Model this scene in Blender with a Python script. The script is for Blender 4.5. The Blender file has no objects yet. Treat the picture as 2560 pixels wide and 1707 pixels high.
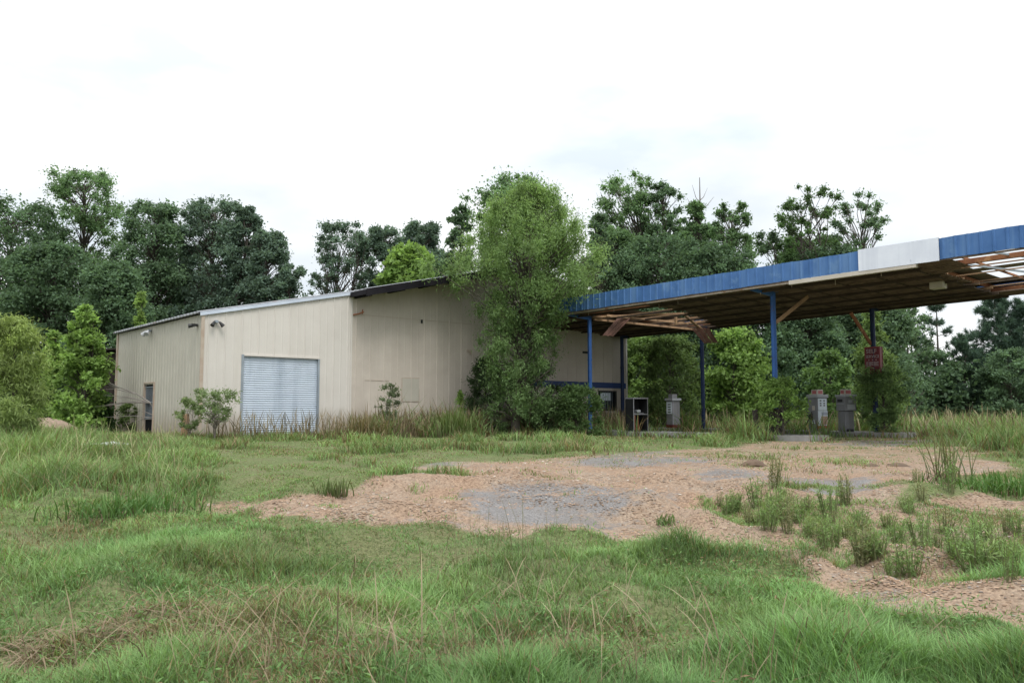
import bpy, math, random
import numpy as np
from mathutils import Vector

R = np.random.default_rng(7)
random.seed(7)
sc = bpy.context.scene
COL = sc.collection

# ------------------------------------------------------------------ camera
F_PX, CX, CY, EYE = 2040.0, 1280.0, 853.5, 0.95
PITCH = math.atan((1024 - CY) / F_PX)
cam = bpy.data.cameras.new('camera')
cam.sensor_width = 36.0
cam.lens = 36.0 * F_PX / 2560.0
cam.clip_start, cam.clip_end = 0.05, 3000
camo = bpy.data.objects.new('camera', cam)
camo.location = (0, 0, EYE)
camo.rotation_euler = (math.radians(90) + PITCH, 0, 0)
COL.objects.link(camo)
sc.camera = camo

def ray(xd, yd):                     # survey helper: bearing of a sighting taken in the photograph
    x, y = xd * 2560 / 2352, yd * 2560 / 2352
    a, b = (x - CX) / F_PX, -(y - CY) / F_PX
    c, s = math.cos(PITCH), math.sin(PITCH)
    return (a, c - b * s, s + b * c)

def at_depth(xd, yd, d):
    r = ray(xd, yd); t = d / r[1]
    return (r[0] * t, d, EYE + r[2] * t)

AZ = math.radians(49)
U = (math.sin(AZ), math.cos(AZ)); V = (-U[1], U[0])
P0 = (-9.874, 25.893)

def W(s, t, z=0.0):                  # site frame (s along the shed front, t into depth) to world
    return (P0[0] + s * U[0] + t * V[0], P0[1] + s * U[1] + t * V[1], z)

# ------------------------------------------------------------------ noise
_L = R.random((257, 257))
def vnoise(x, y):
    x = np.asarray(x, float); y = np.asarray(y, float)
    xi = np.floor(x).astype(int); yi = np.floor(y).astype(int)
    fx = x - xi; fy = y - yi
    fx = fx * fx * (3 - 2 * fx); fy = fy * fy * (3 - 2 * fy)
    a = _L[xi % 256, yi % 256]; b = _L[(xi + 1) % 256, yi % 256]
    c = _L[xi % 256, (yi + 1) % 256]; d = _L[(xi + 1) % 256, (yi + 1) % 256]
    return (a * (1 - fx) + b * fx) * (1 - fy) + (c * (1 - fx) + d * fx) * fy
def fbm(x, y, o=3):
    t = 0; a = .5; n = 0
    for i in range(o):
        t = t + a * vnoise(x * 2 ** i + 17 * i, y * 2 ** i + 31 * i); n += a; a *= .5
    return t / n
def sstep(a, b, x):
    t = np.clip((np.asarray(x, float) - a) / (b - a), 0, 1)
    return t * t * (3 - 2 * t)

# ------------------------------------------------------------------ terrain
def ground_z(x, y):
    x = np.asarray(x, float); y = np.asarray(y, float)
    z = -0.55 * (1 - sstep(7, 20, y))
    near = 1 - sstep(11, 17, y)
    z = z + near * ((fbm(x * .7 + 5, y * .7, 3) - .5) * .42 + np.clip(fbm(x * 1.25 + 71, y * 1.25 + 13, 2) - .42, 0, 1) * .52)
    z = z + (fbm(x * .35 + 9, y * .35 + 3, 2) - .5) * .10 * (1 - sstep(24, 28, y))
    return z

def to_ground(xd, yd):
    z = 0.0
    for i in range(25):
        r = ray(xd, yd); t = (z - EYE) / r[2]
        p = (r[0] * t, r[1] * t)
        z = z * .5 + .5 * float(ground_z(p[0], p[1]))
    return (p[0], p[1])

# ------------------------------------------------------------------ object helpers
def put(o, label=None, cat=None, group=None, kind=None):
    if label: o['label'] = label
    if cat: o['category'] = cat
    if group: o['group'] = group
    if kind: o['kind'] = kind
    return o

def thing(name, label, cat, loc, group=None):
    o = bpy.data.objects.new(name, None)
    o.empty_display_size = .2
    o.location = loc
    COL.objects.link(o)
    return put(o, label, cat, group)

def np_mesh(name, verts, quads=None, tris=None, col=None, mat=None, smooth=False):
    me = bpy.data.meshes.new(name)
    verts = np.asarray(verts, np.float32).reshape(-1, 3)
    nq = 0 if quads is None else len(quads); nt = 0 if tris is None else len(tris)
    loops = []
    if nq: loops.append(np.asarray(quads, np.int32).ravel())
    if nt: loops.append(np.asarray(tris, np.int32).ravel())
    loops = np.concatenate(loops)
    starts = np.concatenate([np.arange(nq) * 4, nq * 4 + np.arange(nt) * 3]).astype(np.int32)
    me.vertices.add(len(verts)); me.vertices.foreach_set('co', verts.ravel())
    me.loops.add(len(loops)); me.loops.foreach_set('vertex_index', loops)
    me.polygons.add(nq + nt); me.polygons.foreach_set('loop_start', starts)
    if smooth: me.polygons.foreach_set('use_smooth', np.ones(nq + nt, bool))
    me.update(calc_edges=True)
    if col is not None:
        at = me.color_attributes.new('col', 'FLOAT_COLOR', 'POINT')
        c4 = np.ones((len(verts), 4), np.float32); c4[:, :3] = col
        at.data.foreach_set('color', c4.ravel())
    if mat: me.materials.append(mat)
    return me

def add(name, me, parent=None, loc=None):
    o = bpy.data.objects.new(name, me)
    if parent is not None: o.parent = parent
    if loc is not None: o.location = loc
    COL.objects.link(o)
    return o

class MB:                            # polygon soup in the site frame ('F') or world ('W')
    def __init__(s, frame='F'): s.v = []; s.f = []; s.fr = frame
    def vert(s, p): s.v.append(tuple(p)); return len(s.v) - 1
    def face(s, *pts): s.f.append([s.vert(p) for p in pts])
    def box(s, a, b):
        x0, y0, z0 = a; x1, y1, z1 = b
        c = [s.vert(p) for p in ((x0,y0,z0),(x1,y0,z0),(x1,y1,z0),(x0,y1,z0),(x0,y0,z1),(x1,y0,z1),(x1,y1,z1),(x0,y1,z1))]
        for q in ((3,2,1,0),(4,5,6,7),(0,1,5,4),(1,2,6,5),(2,3,7,6),(3,0,4,7)): s.f.append([c[i] for i in q])
    def hexa(s, bot, top):           # four bottom and four top corners, same order
        c = [s.vert(p) for p in list(bot) + list(top)]
        for q in ((3,2,1,0),(4,5,6,7),(0,1,5,4),(1,2,6,5),(2,3,7,6),(3,0,4,7)): s.f.append([c[i] for i in q])
    def bar(s, a, b, w, h):
        a = Vector(a); b = Vector(b); d = (b - a).normalized()
        up = Vector((0,0,1)) if abs(d.z) < .95 else Vector((1,0,0))
        x = d.cross(up).normalized() * w / 2; y = x.cross(d).normalized() * h / 2
        s.hexa((a-x-y, a+x-y, a+x+y, a-x+y), (b-x-y, b+x-y, b+x+y, b-x+y))
    def tube(s, pts, rad, n=6, cap=True):
        rings = []
        for i, p in enumerate(pts):
            p = Vector(p)
            d = (Vector(pts[min(i+1, len(pts)-1)]) - Vector(pts[max(i-1, 0)])).normalized()
            up = Vector((0,0,1)) if abs(d.z) < .9 else Vector((1,0,0))
            x = d.cross(up).normalized(); y = x.cross(d).normalized()
            r = rad[i] if hasattr(rad, '__len__') else rad
            rings.append([s.vert(p + x * (r*math.cos(2*math.pi*k/n)) + y * (r*math.sin(2*math.pi*k/n))) for k in range(n)])
        for a, b in zip(rings, rings[1:]):
            for k in range(n): s.f.append([a[k], a[(k+1)%n], b[(k+1)%n], b[k]])
        if cap: s.f.append(rings[0][::-1]); s.f.append(rings[-1])
    def build(s, name, mat, parent=None, smooth=False, bevel=0, label=None):
        vs = [W(*p) for p in s.v] if s.fr == 'F' else s.v
        o0 = Vector(parent_base(parent))
        me = bpy.data.meshes.new(name)
        me.from_pydata([Vector(p) - o0 for p in vs], [], s.f)
        if smooth:
            me.polygons.foreach_set('use_smooth', [True] * len(me.polygons))
        me.materials.append(mat)
        me.update()
        o = add(name, me, parent)
        if bevel:
            m = o.modifiers.new('bevel', 'BEVEL'); m.width = bevel; m.segments = 2; m.limit_method = 'ANGLE'
        if label: o['label'] = label
        return o

def parent_base(p):
    b = Vector((0,0,0))
    while p is not None:
        b += p.location; p = p.parent
    return b

# ------------------------------------------------------------------ materials
def newmat(name):
    m = bpy.data.materials.new(name); m.use_nodes = True
    nt = m.node_tree; nt.nodes.clear()
    out = nt.nodes.new('ShaderNodeOutputMaterial')
    return m, nt, out
def N(nt, t, **kw):
    n = nt.nodes.new(t)
    for k, v in kw.items(): setattr(n, k, v)
    return n
def mixc(nt, f, a, b, blend='MIX'):
    n = nt.nodes.new('ShaderNodeMix'); n.data_type = 'RGBA'; n.blend_type = blend
    for sock, val in ((n.inputs[0], f), (n.inputs[6], a), (n.inputs[7], b)):
        if hasattr(val, 'node'): nt.links.new(val, sock)
        elif isinstance(val, (int, float)): sock.default_value = val
        else: sock.default_value = (*val, 1)
    return n.outputs[2]
def ramp(nt, src, p0, p1):
    n = nt.nodes.new('ShaderNodeMapRange'); n.inputs[1].default_value = p0; n.inputs[2].default_value = p1
    n.clamp = True; nt.links.new(src, n.inputs[0]); return n.outputs[0]
def noise(nt, scale=(1,1,1), sc_=1.0, detail=4, rough=.6, coord='Object'):
    tc = nt.nodes.new('ShaderNodeTexCoord'); mp = nt.nodes.new('ShaderNodeMapping')
    mp.inputs['Scale'].default_value = scale
    nt.links.new(tc.outputs[coord], mp.inputs[0])
    n = nt.nodes.new('ShaderNodeTexNoise'); n.inputs['Scale'].default_value = sc_
    n.inputs['Detail'].default_value = detail; n.inputs['Roughness'].default_value = rough
    nt.links.new(mp.outputs[0], n.inputs[0]); return n.outputs[0]

def surf(name, c, c2=None, rough=.7, metal=0.0, streak=None, spots=None, scale=1.5, bump=0.0, bscale=20, spec=.3, grime=None):
    """base colour c varied toward c2 by blotches; optional vertical dirt streaks and rust spots"""
    m, nt, out = newmat(name)
    b = N(nt, 'ShaderNodeBsdfPrincipled')
    col = mixc(nt, ramp(nt, noise(nt, (1,1,1), scale, 6), .35, .65), c, c2 or tuple(x*.8 for x in c))
    if streak:
        col = mixc(nt, ramp(nt, noise(nt, (1,1,.06), streak[1], 5, .65), *((.56, .95) if grime else (.48, .78))), col, streak[0])
    if grime:
        tcg = N(nt, 'ShaderNodeTexCoord'); sx = N(nt, 'ShaderNodeSeparateXYZ'); nt.links.new(tcg.outputs['Object'], sx.inputs[0])
        ad = N(nt, 'ShaderNodeMath', operation='MULTIPLY_ADD'); ad.inputs[1].default_value = -1.1; nt.links.new(noise(nt, (1,1,.35), 1.7, 6, .7), ad.inputs[0]); nt.links.new(sx.outputs[2], ad.inputs[2])
        gm_ = N(nt, 'ShaderNodeMapRange'); gm_.inputs[1].default_value = -.35; gm_.inputs[2].default_value = .55; gm_.inputs[3].default_value = .75; gm_.inputs[4].default_value = 0; nt.links.new(ad.outputs[0], gm_.inputs[0])
        col = mixc(nt, gm_.outputs[0], col, grime)
    if spots:
        col = mixc(nt, ramp(nt, noise(nt, (1,1,1), spots[1], 8, .7), spots[2], spots[2] + .07), col, spots[0])
    nt.links.new(col, b.inputs['Base Color'])
    b.inputs['Roughness'].default_value = rough; b.inputs['Metallic'].default_value = metal
    b.inputs['Specular IOR Level'].default_value = spec
    if bump:
        bp = N(nt, 'ShaderNodeBump'); bp.inputs['Strength'].default_value = bump; bp.inputs['Distance'].default_value = .02
        nt.links.new(noise(nt, (1,1,1), bscale, 5), bp.inputs['Height']); nt.links.new(bp.outputs[0], b.inputs['Normal'])
    nt.links.new(b.outputs[0], out.inputs[0])
    return m

def leafmat(name, trans=.35, rough=.55, tint=(1.25, 1.2, .5)):
    m, nt, out = newmat(name)
    at = N(nt, 'ShaderNodeAttribute'); at.attribute_name = 'col'
    b = N(nt, 'ShaderNodeBsdfPrincipled')
    b.inputs['Roughness'].default_value = rough; b.inputs['Specular IOR Level'].default_value = .25
    t = N(nt, 'ShaderNodeBsdfTranslucent')
    tc = mixc(nt, 1.0, at.outputs['Color'], tint, 'MULTIPLY')
    nt.links.new(at.outputs['Color'], b.inputs['Base Color']); nt.links.new(tc, t.inputs[0])
    mx = N(nt, 'ShaderNodeMixShader'); mx.inputs[0].default_value = trans
    nt.links.new(b.outputs[0], mx.inputs[1]); nt.links.new(t.outputs[0], mx.inputs[2])
    nt.links.new(mx.outputs[0], out.inputs[0])
    return m

M = dict(
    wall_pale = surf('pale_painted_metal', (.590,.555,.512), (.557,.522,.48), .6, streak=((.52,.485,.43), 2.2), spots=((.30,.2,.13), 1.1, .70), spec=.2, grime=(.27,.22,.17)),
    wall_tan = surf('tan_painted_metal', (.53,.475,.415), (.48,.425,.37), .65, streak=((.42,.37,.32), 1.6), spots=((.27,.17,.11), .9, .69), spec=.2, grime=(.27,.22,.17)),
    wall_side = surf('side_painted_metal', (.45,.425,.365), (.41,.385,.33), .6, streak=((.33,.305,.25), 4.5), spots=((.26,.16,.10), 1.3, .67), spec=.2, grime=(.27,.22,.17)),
    white_trim = surf('white_trim', (.56,.61,.70), (.46,.51,.60), .45),
    rust_trim = surf('rusty_trim', (.36,.27,.21), (.46,.40,.33), .7),
    roof = surf('roof_metal', (.30,.31,.33), (.20,.20,.21), .45, .3, spots=((.18,.10,.06), 1.2, .6)),
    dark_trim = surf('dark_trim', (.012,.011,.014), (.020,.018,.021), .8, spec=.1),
    door = surf('rollup_metal', (.54,.60,.68), (.50,.56,.64), .45, streak=((.36,.42,.5), 3.0)),
    stripe = surf('navy_paint', (.03,.06,.19), (.02,.04,.13), .5),
    blue = surf('blue_enamel', (.070,.165,.375), (.045,.120,.30), .5, streak=((.13,.24,.43), 2.4), spots=((.105,.205,.385), 1.1, .55), spec=.25),
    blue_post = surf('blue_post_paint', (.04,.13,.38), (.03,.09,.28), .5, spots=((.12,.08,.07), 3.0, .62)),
    blue_post_shaded = surf('blue_post_paint_shaded', (.018,.038,.105), (.012,.024,.07), .55, spots=((.06,.05,.05), 3.0, .62)),  # far-row posts: canopy shade put into a darker copy of the post blue
    white_panel = surf('white_sign_panel', (.74,.77,.84), (.66,.69,.77), .5, streak=((.55,.58,.66), 2.0), spots=((.42,.45,.52), 3.0, .66)),
    soffit = surf('soffit_metal', (.25,.185,.145), (.15,.11,.085), .75, streak=((.08,.055,.045), 3.0), spots=((.24,.13,.07), 1.4, .66)),
    soffit_rib = surf('soffit_rib_metal', (.085,.06,.045), (.05,.036,.028), .8),
    deck = surf('deck_metal', (.35,.33,.31), (.22,.17,.14), .6, spots=((.25,.13,.07), 1.5, .58)),
    rust = surf('rusty_steel', (.34,.15,.075), (.22,.09,.05), .85, spots=((.45,.24,.12), 4.0, .55)),
    oldwood = surf('weathered_wood', (.42,.27,.16), (.28,.17,.10), .85, streak=((.20,.13,.09), 5.0)),
    gutter = surf('gutter_metal', (.42,.36,.30), (.28,.22,.17), .6, spots=((.25,.13,.08), 2.0, .56)),
    redsheet = surf('red_rusty_sheet', (.19,.095,.075), (.13,.075,.06), .75, streak=((.30,.17,.14), 4.0)),
    black = surf('black_plastic', (.012,.012,.014), (.03,.03,.03), .5),
    darkdoor = surf('dark_door', (.012,.012,.014), (.022,.02,.02), .95, spec=.03),
    glass = surf('dark_glass', (.012,.016,.02), (.02,.026,.03), .12, spec=.25),
    bars = surf('bar_steel', (.30,.34,.38), (.22,.25,.28), .5),
    grey = surf('grey_enamel', (.25,.25,.265), (.20,.20,.21), .55, streak=((.15,.14,.13), 4.0), spots=((.20,.13,.09), 4.0, .66)),
    greyl = surf('light_grey_enamel', (.42,.43,.45), (.34,.35,.37), .5, spots=((.25,.18,.13), 5.0, .66)),
    face = surf('pale_blue_face', (.74,.80,.86), (.68,.75,.82), .4),
    cream = surf('cream_panel', (.55,.50,.44), (.48,.43,.36), .5),
    tan = surf('faded_tan_panel', (.52,.36,.26), (.45,.30,.22), .6),
    red = surf('red_enamel', (.55,.035,.03), (.45,.03,.03), .5),
    pink = surf('faded_red', (.50,.16,.17), (.42,.14,.14), .6),
    signred = surf('dark_red_sign', (.16,.018,.025), (.12,.014,.02), .45),
    signtrim = surf('red_sign_frame', (.24,.05,.055), (.18,.03,.035), .5),
    lettering = surf('faded_lettering', (.38,.30,.31), (.30,.23,.24), .6),
    digits = surf('digit_black', (.02,.02,.025), (.035,.035,.04), .3),
    concrete = surf('concrete', (.34,.33,.31), (.24,.23,.22), .9, spots=((.14,.13,.12), 2.0, .6), bump=.4),
    bark = surf('bark', (.11,.095,.08), (.07,.06,.05), .95, bump=.8, bscale=14),
    stem = surf('green_stem', (.15,.17,.075), (.12,.12,.06), .9),
    palebark = surf('pale_bark', (.24,.21,.18), (.15,.13,.11), .95, bump=.6, bscale=14),
    deadwood = surf('dead_grey_wood', (.22,.20,.18), (.14,.125,.11), .95),
    dirt = surf('brown_dirt', (.16,.11,.075), (.10,.07,.05), .95, bump=1.0, bscale=9),
    gravelheap = surf('gravel_heap', (.29,.215,.16), (.19,.14,.105), .95, scale=14, bump=1.0, bscale=22),
    litter = surf('white_litter', (.75,.76,.78), (.6,.6,.62), .5),
    darkboard = surf('dark_boards', (.05,.04,.035), (.03,.025,.022), .9, streak=((.09,.07,.06), 5.0)),
)
LEAF = leafmat('leaves', .48, .65, (1.12, 1.10, .78))
GRASS = leafmat('grass_blades', .30, .6, (1.2, 1.15, .6))
DRY = leafmat('dry_stalks', .15, .8, (1, 1, .9))

def chipmat():
    m, nt, out = newmat('stone_chips')
    at = N(nt, 'ShaderNodeAttribute'); at.attribute_name = 'col'
    b = N(nt, 'ShaderNodeBsdfPrincipled'); b.inputs['Roughness'].default_value = .9
    b.inputs['Specular IOR Level'].default_value = .2
    nt.links.new(at.outputs['Color'], b.inputs['Base Color']); nt.links.new(b.outputs[0], out.inputs[0])
    return m
CHIP = chipmat()

# ------------------------------------------------------------------ ground: where gravel, asphalt and grass lie
GRAVEL = [
    [(480,1165),(560,1152),(690,1150),(745,1128),(880,1112),(960,1100),(1120,1110),(1300,1104),(1420,1100),(1560,1105),(1760,1135),(1960,1140),(2080,1120),
     (2130,1125),(2050,1150),(1900,1150),(1650,1140),(1580,1160),(1620,1200),(1720,1235),(1850,1272),(2000,1300),(2200,1335),(2352,1325),(2450,1330),(2450,1415),(2352,1412),(2100,1408),(1960,1398),(1900,1370),(1850,1335),(1810,1290),(1700,1262),(1500,1240),(1300,1236),(1100,1214),(900,1197),(620,1196),(520,1182)],
    [(900,1072),(1010,1062),(1190,1060),(1320,1048),(1420,1035),(1600,1030),(1790,1010),(2000,1003),(2170,1008),(2240,1020),(2290,1065),(2285,1085),(2130,1112),(2000,1120),(1700,1128),(1500,1112),(1330,1098),(1150,1092),(1000,1080)],
    [(1610,1165),(1800,1150),(2060,1160),(2450,1160),(2450,1345),(2200,1338),(2000,1302),(1850,1275),(1720,1238),(1640,1205)],
    [(1700,1160),(1900,1160),(2050,1165),(2352,1150),(2450,1170),(2450,1240),(2300,1235),(2100,1200),(1900,1185),(1750,1180)],
]
ASPH = [
    [(1020,1160),(1080,1135),(1200,1118),(1400,1112),(1530,1140),(1520,1175),(1450,1205),(1400,1225),(1280,1230),(1180,1200),(1060,1180)],
    [(1770,1098),(1900,1088),(2080,1096),(2070,1120),(2000,1140),(1890,1140),(1800,1118)],
    [(1350,1050),(1430,1030),(1520,1020),(1520,1038),(1440,1050)],
    [(1880,1020),(2000,1012),(2170,1008),(2180,1022),(2000,1026)],
    [(1920,1362),(2020,1358),(2110,1378),(2130,1402),(2000,1402),(1940,1390)],
    [(660,1160),(700,1138),(740,1132),(720,1155)],
    [(2190,1062),(2260,1060),(2280,1080),(2200,1085)],
    [(950,1066),(1080,1062),(1110,1070),(980,1073)],
    [(1290,1062),(1420,1050),(1640,1048),(1660,1058),(1480,1068),(1330,1072)],
    [(1560,1085),(1700,1072),(1760,1082),(1700,1100),(1600,1104)],
    [(1950,1180),(2080,1172),(2140,1184),(2050,1196)],
    [(1400,1010),(1700,1002),(1900,1000),(1880,1012),(1600,1022),(1420,1026)],
]
def poly_world(p): return np.array([to_ground(*q) for q in p])
GRAVEL_W = [poly_world(p) for p in GRAVEL]; ASPH_W = [poly_world(p) for p in ASPH]
def inside(poly, x, y):
    r = np.zeros(x.shape, bool); n = len(poly)
    for i in range(n):
        x0, y0 = poly[i]; x1, y1 = poly[(i+1) % n]
        if y0 == y1: continue
        c = ((y0 > y) != (y1 > y)) & (x < (x1 - x0) * (y - y0) / (y1 - y0) + x0)
        r ^= c
    return r
def masks(x, y):
    wx = x + (fbm(x * 1.1, y * 1.1 + 40) - .5) * 1.0 * np.clip(y / 14, .5, 1.6)
    wy = y + (fbm(x * 1.1 + 70, y * 1.1) - .5) * 1.3 * np.clip(y / 14, .5, 1.8)
    g = np.zeros(x.shape, bool); a = np.zeros(x.shape, bool)
    for p in GRAVEL_W: g |= inside(p, wx, wy)
    for p in ASPH_W: a |= inside(p, wx, wy)
    return g, a
def weedy(x, y): return inside(GRAVEL_W[2], x, y)

def axis(lo, hi, step, far0, far1, k=1.25):
    a = list(np.arange(lo, hi + 1e-6, step)); s = step
    while a[-1] < far1: s *= k; a.append(a[-1] + s)
    s = step
    while a[0] > far0: s *= k; a.insert(0, a[0] - s)
    return np.array(a)
gx = axis(-22, 24, .14, -700, 700); gy = axis(2, 40, .14, -60, 1000)
X, Y = np.meshgrid(gx, gy); x = X.ravel(); y = Y.ravel()
gm, am = masks(x, y)
nx_, ny_ = len(gx), len(gy)
def blur(m, k=1):
    a = m.reshape(ny_, nx_).astype(np.float32)
    for _ in range(k):
        a = (a + np.roll(a,1,0) + np.roll(a,-1,0) + np.roll(a,1,1) + np.roll(a,-1,1)) / 5
    return a.ravel()
gmf = blur(gm, 6) * (1 - .42 * sstep(13.5, 18.5, y)); amf = blur(am, 30) * .74 + .15
zz = ground_z(x, y) - .0
idx = np.arange(nx_ * ny_).reshape(ny_, nx_)
quads = np.stack([idx[:-1,:-1], idx[:-1,1:], idx[1:,1:], idx[1:,:-1]], -1).reshape(-1, 4)
gcol = np.zeros((len(x), 3), np.float32); gcol[:,0] = gmf; gcol[:,1] = amf

def ground_mat():
    m, nt, out = newmat('ground_soil_and_gravel')
    b = N(nt, 'ShaderNodeBsdfPrincipled'); b.inputs['Roughness'].default_value = .95; b.inputs['Specular IOR Level'].default_value = .15
    at = N(nt, 'ShaderNodeAttribute'); at.attribute_name = 'col'
    sep = N(nt, 'ShaderNodeSeparateColor'); nt.links.new(at.outputs['Color'], sep.inputs[0])
    # thatch / soil below the grass
    soil = mixc(nt, ramp(nt, noise(nt, (1,1,1), 1.3, 6), .35, .65), (.125,.165,.062), (.17,.165,.085))
    soil = mixc(nt, ramp(nt, noise(nt, (1,1,1), 22, 5), .45, .7), soil, (.075,.085,.035))
    # gravel: stone chips
    tc = N(nt, 'ShaderNodeTexCoord')
    vo = N(nt, 'ShaderNodeTexVoronoi'); vo.inputs['Scale'].default_value = 34
    nt.links.new(tc.outputs['Object'], vo.inputs[0])
    vs = N(nt, 'ShaderNodeSeparateColor'); nt.links.new(vo.outputs['Color'], vs.inputs[0])
    grav = mixc(nt, vs.outputs[0], (.20,.13,.088), (.36,.25,.17))
    grav = mixc(nt, ramp(nt, noise(nt, (1,1,1), .8, 4), .35, .7), grav, mixc(nt, vs.outputs[1], (.22,.17,.13), (.36,.29,.22)))
    vo2 = N(nt, 'ShaderNodeTexVoronoi'); vo2.inputs['Scale'].default_value = 60
    nt.links.new(tc.outputs['Object'], vo2.inputs[0])
    v2 = N(nt, 'ShaderNodeSeparateColor'); nt.links.new(vo2.outputs['Color'], v2.inputs[0])
    asp = mixc(nt, v2.outputs[0], (.15,.143,.138), (.255,.243,.238))
    asp = mixc(nt, ramp(nt, noise(nt, (1,1,1), 1.1, 5), .4, .7), asp, (.17,.15,.135))
    af = N(nt, 'ShaderNodeMath', operation='ADD'); nt.links.new(sep.outputs[1], af.inputs[0])
    an = N(nt, 'ShaderNodeMath', operation='MULTIPLY_ADD'); an.inputs[1].default_value = 2.2; an.inputs[2].default_value = -1.10
    nt.links.new(noise(nt, (.8,1.5,1), 1.1, 9, .80), an.inputs[0]); nt.links.new(an.outputs[0], af.inputs[1])
    lot = mixc(nt, ramp(nt, af.outputs[0], .38, .62), grav, asp)
    gf = N(nt, 'ShaderNodeMath', operation='ADD'); nt.links.new(sep.outputs[0], gf.inputs[0])
    gn = N(nt, 'ShaderNodeMath', operation='MULTIPLY_ADD'); gn.inputs[1].default_value = 1.1; gn.inputs[2].default_value = -.56
    nt.links.new(noise(nt, (1,1,1), 3.0, 6, .7), gn.inputs[0]); nt.links.new(gn.outputs[0], gf.inputs[1])
    col = mixc(nt, ramp(nt, gf.outputs[0], .40, .62), soil, lot)
    nt.links.new(col, b.inputs['Base Color'])
    bp = N(nt, 'ShaderNodeBump'); bp.inputs['Strength'].default_value = .8; bp.inputs['Distance'].default_value = .03
    nt.links.new(vo.outputs['Distance'], bp.inputs['Height']); bp.invert = True
    nt.links.new(bp.outputs[0], b.inputs['Normal'])
    nt.links.new(b.outputs[0], out.inputs[0])
    return m
gme = np_mesh('ground', np.stack([x, y, zz], 1), quads=quads, col=gcol, mat=ground_mat(), smooth=True)
put(add('ground', gme), 'overgrown uneven lot of soil, tan gravel and broken asphalt', 'ground', kind='structure')

# ------------------------------------------------------------------ grass
def leaf_cloud(pts, nrm, size, aspect, col, rng=R, fold=.25, hang=0.0):
    n = len(pts)
    nn = nrm / (np.linalg.norm(nrm, axis=1, keepdims=True) + 1e-6)
    r = rng.normal(0, 1, (n, 3)); r[:, 2] -= hang * 2.2
    a = r - nn * np.sum(r * nn, 1, keepdims=True)
    a /= np.linalg.norm(a, axis=1, keepdims=True) + 1e-6
    b = np.cross(nn, a)
    L = (size * (.65 + .7 * rng.random(n)))[:, None]
    Wd = L * aspect
    p0 = pts; p2 = pts + a * L - nn * L * fold * .5
    p1 = pts + a * L * .45 + b * Wd * .5 + nn * L * fold * .15; p3 = pts + a * L * .45 - b * Wd * .5 + nn * L * fold * .15
    v = np.stack([p0, p1, p2, p3], 1).reshape(-1, 3)
    q = np.arange(n * 4).reshape(-1, 4)
    return v, q, np.repeat(col, 4, 0)

def blades(px, py, h, w, lean, col, segs=2, droop=1.0, z0=None):
    n = len(px)
    az = R.random(n) * 2 * math.pi
    dx, dy = np.cos(az), np.sin(az)
    fa = az + math.pi / 2 + R.normal(0, .5, n)
    wx, wy = np.cos(fa) * w / 2, np.sin(fa) * w / 2
    z = (ground_z(px, py) if z0 is None else z0) - .02
    rows = []
    for k in range(segs + 1):
        t = k / segs
        off = lean * h * (t ** 1.7)
        zz = z + h * (t - .35 * droop * lean * t * t)
        cx, cy = px + dx * off, py + dy * off
        if k < segs:
            f = 1 - .35 * t
            rows.append(np.stack([cx - wx * f, cy - wy * f, zz], 1)); rows.append(np.stack([cx + wx * f, cy + wy * f, zz], 1))
        else:
            rows.append(np.stack([cx, cy, zz], 1))
    nv = 2 * segs + 1
    verts = np.stack(rows, 1).reshape(-1, 3)
    b = (np.arange(n) * nv)[:, None]
    q = [b + np.array([[2*k, 2*k+1, 2*k+3, 2*k+2]]) for k in range(segs - 1)]
    t = b + np.array([[2*segs-2, 2*segs-1, 2*segs]])
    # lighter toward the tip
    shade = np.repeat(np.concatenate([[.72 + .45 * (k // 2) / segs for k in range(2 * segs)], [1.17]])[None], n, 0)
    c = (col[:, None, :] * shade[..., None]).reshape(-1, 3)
    return verts, (np.concatenate(q) if q else np.zeros((0,4), int)), t, c

def join(parts):
    vs, qs, ts, cs = [], [], [], []; o = 0
    for v, q, t, c in parts:
        vs.append(v); qs.append(q + o); ts.append(t + o); cs.append(c); o += len(v)
    return np.concatenate(vs), np.concatenate(qs), np.concatenate(ts), np.concatenate(cs)

def to_site(x, y):
    dx, dy = x - P0[0], y - P0[1]
    return dx * U[0] + dy * U[1], dx * V[0] + dy * V[1]

def scatter(n, d0, d1, power, half=.66):
    """points in the wedge the lot occupies, thinner with distance"""
    r = R.random(n)
    if abs(power - 1) < 1e-3: d = d0 * (d1 / d0) ** r
    else:
        k = 1 - power; d = (d0 ** k + r * (d1 ** k - d0 ** k)) ** (1 / k)
    return (R.random(n) * 2 - 1) * (half * d + 3.0), d

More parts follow.
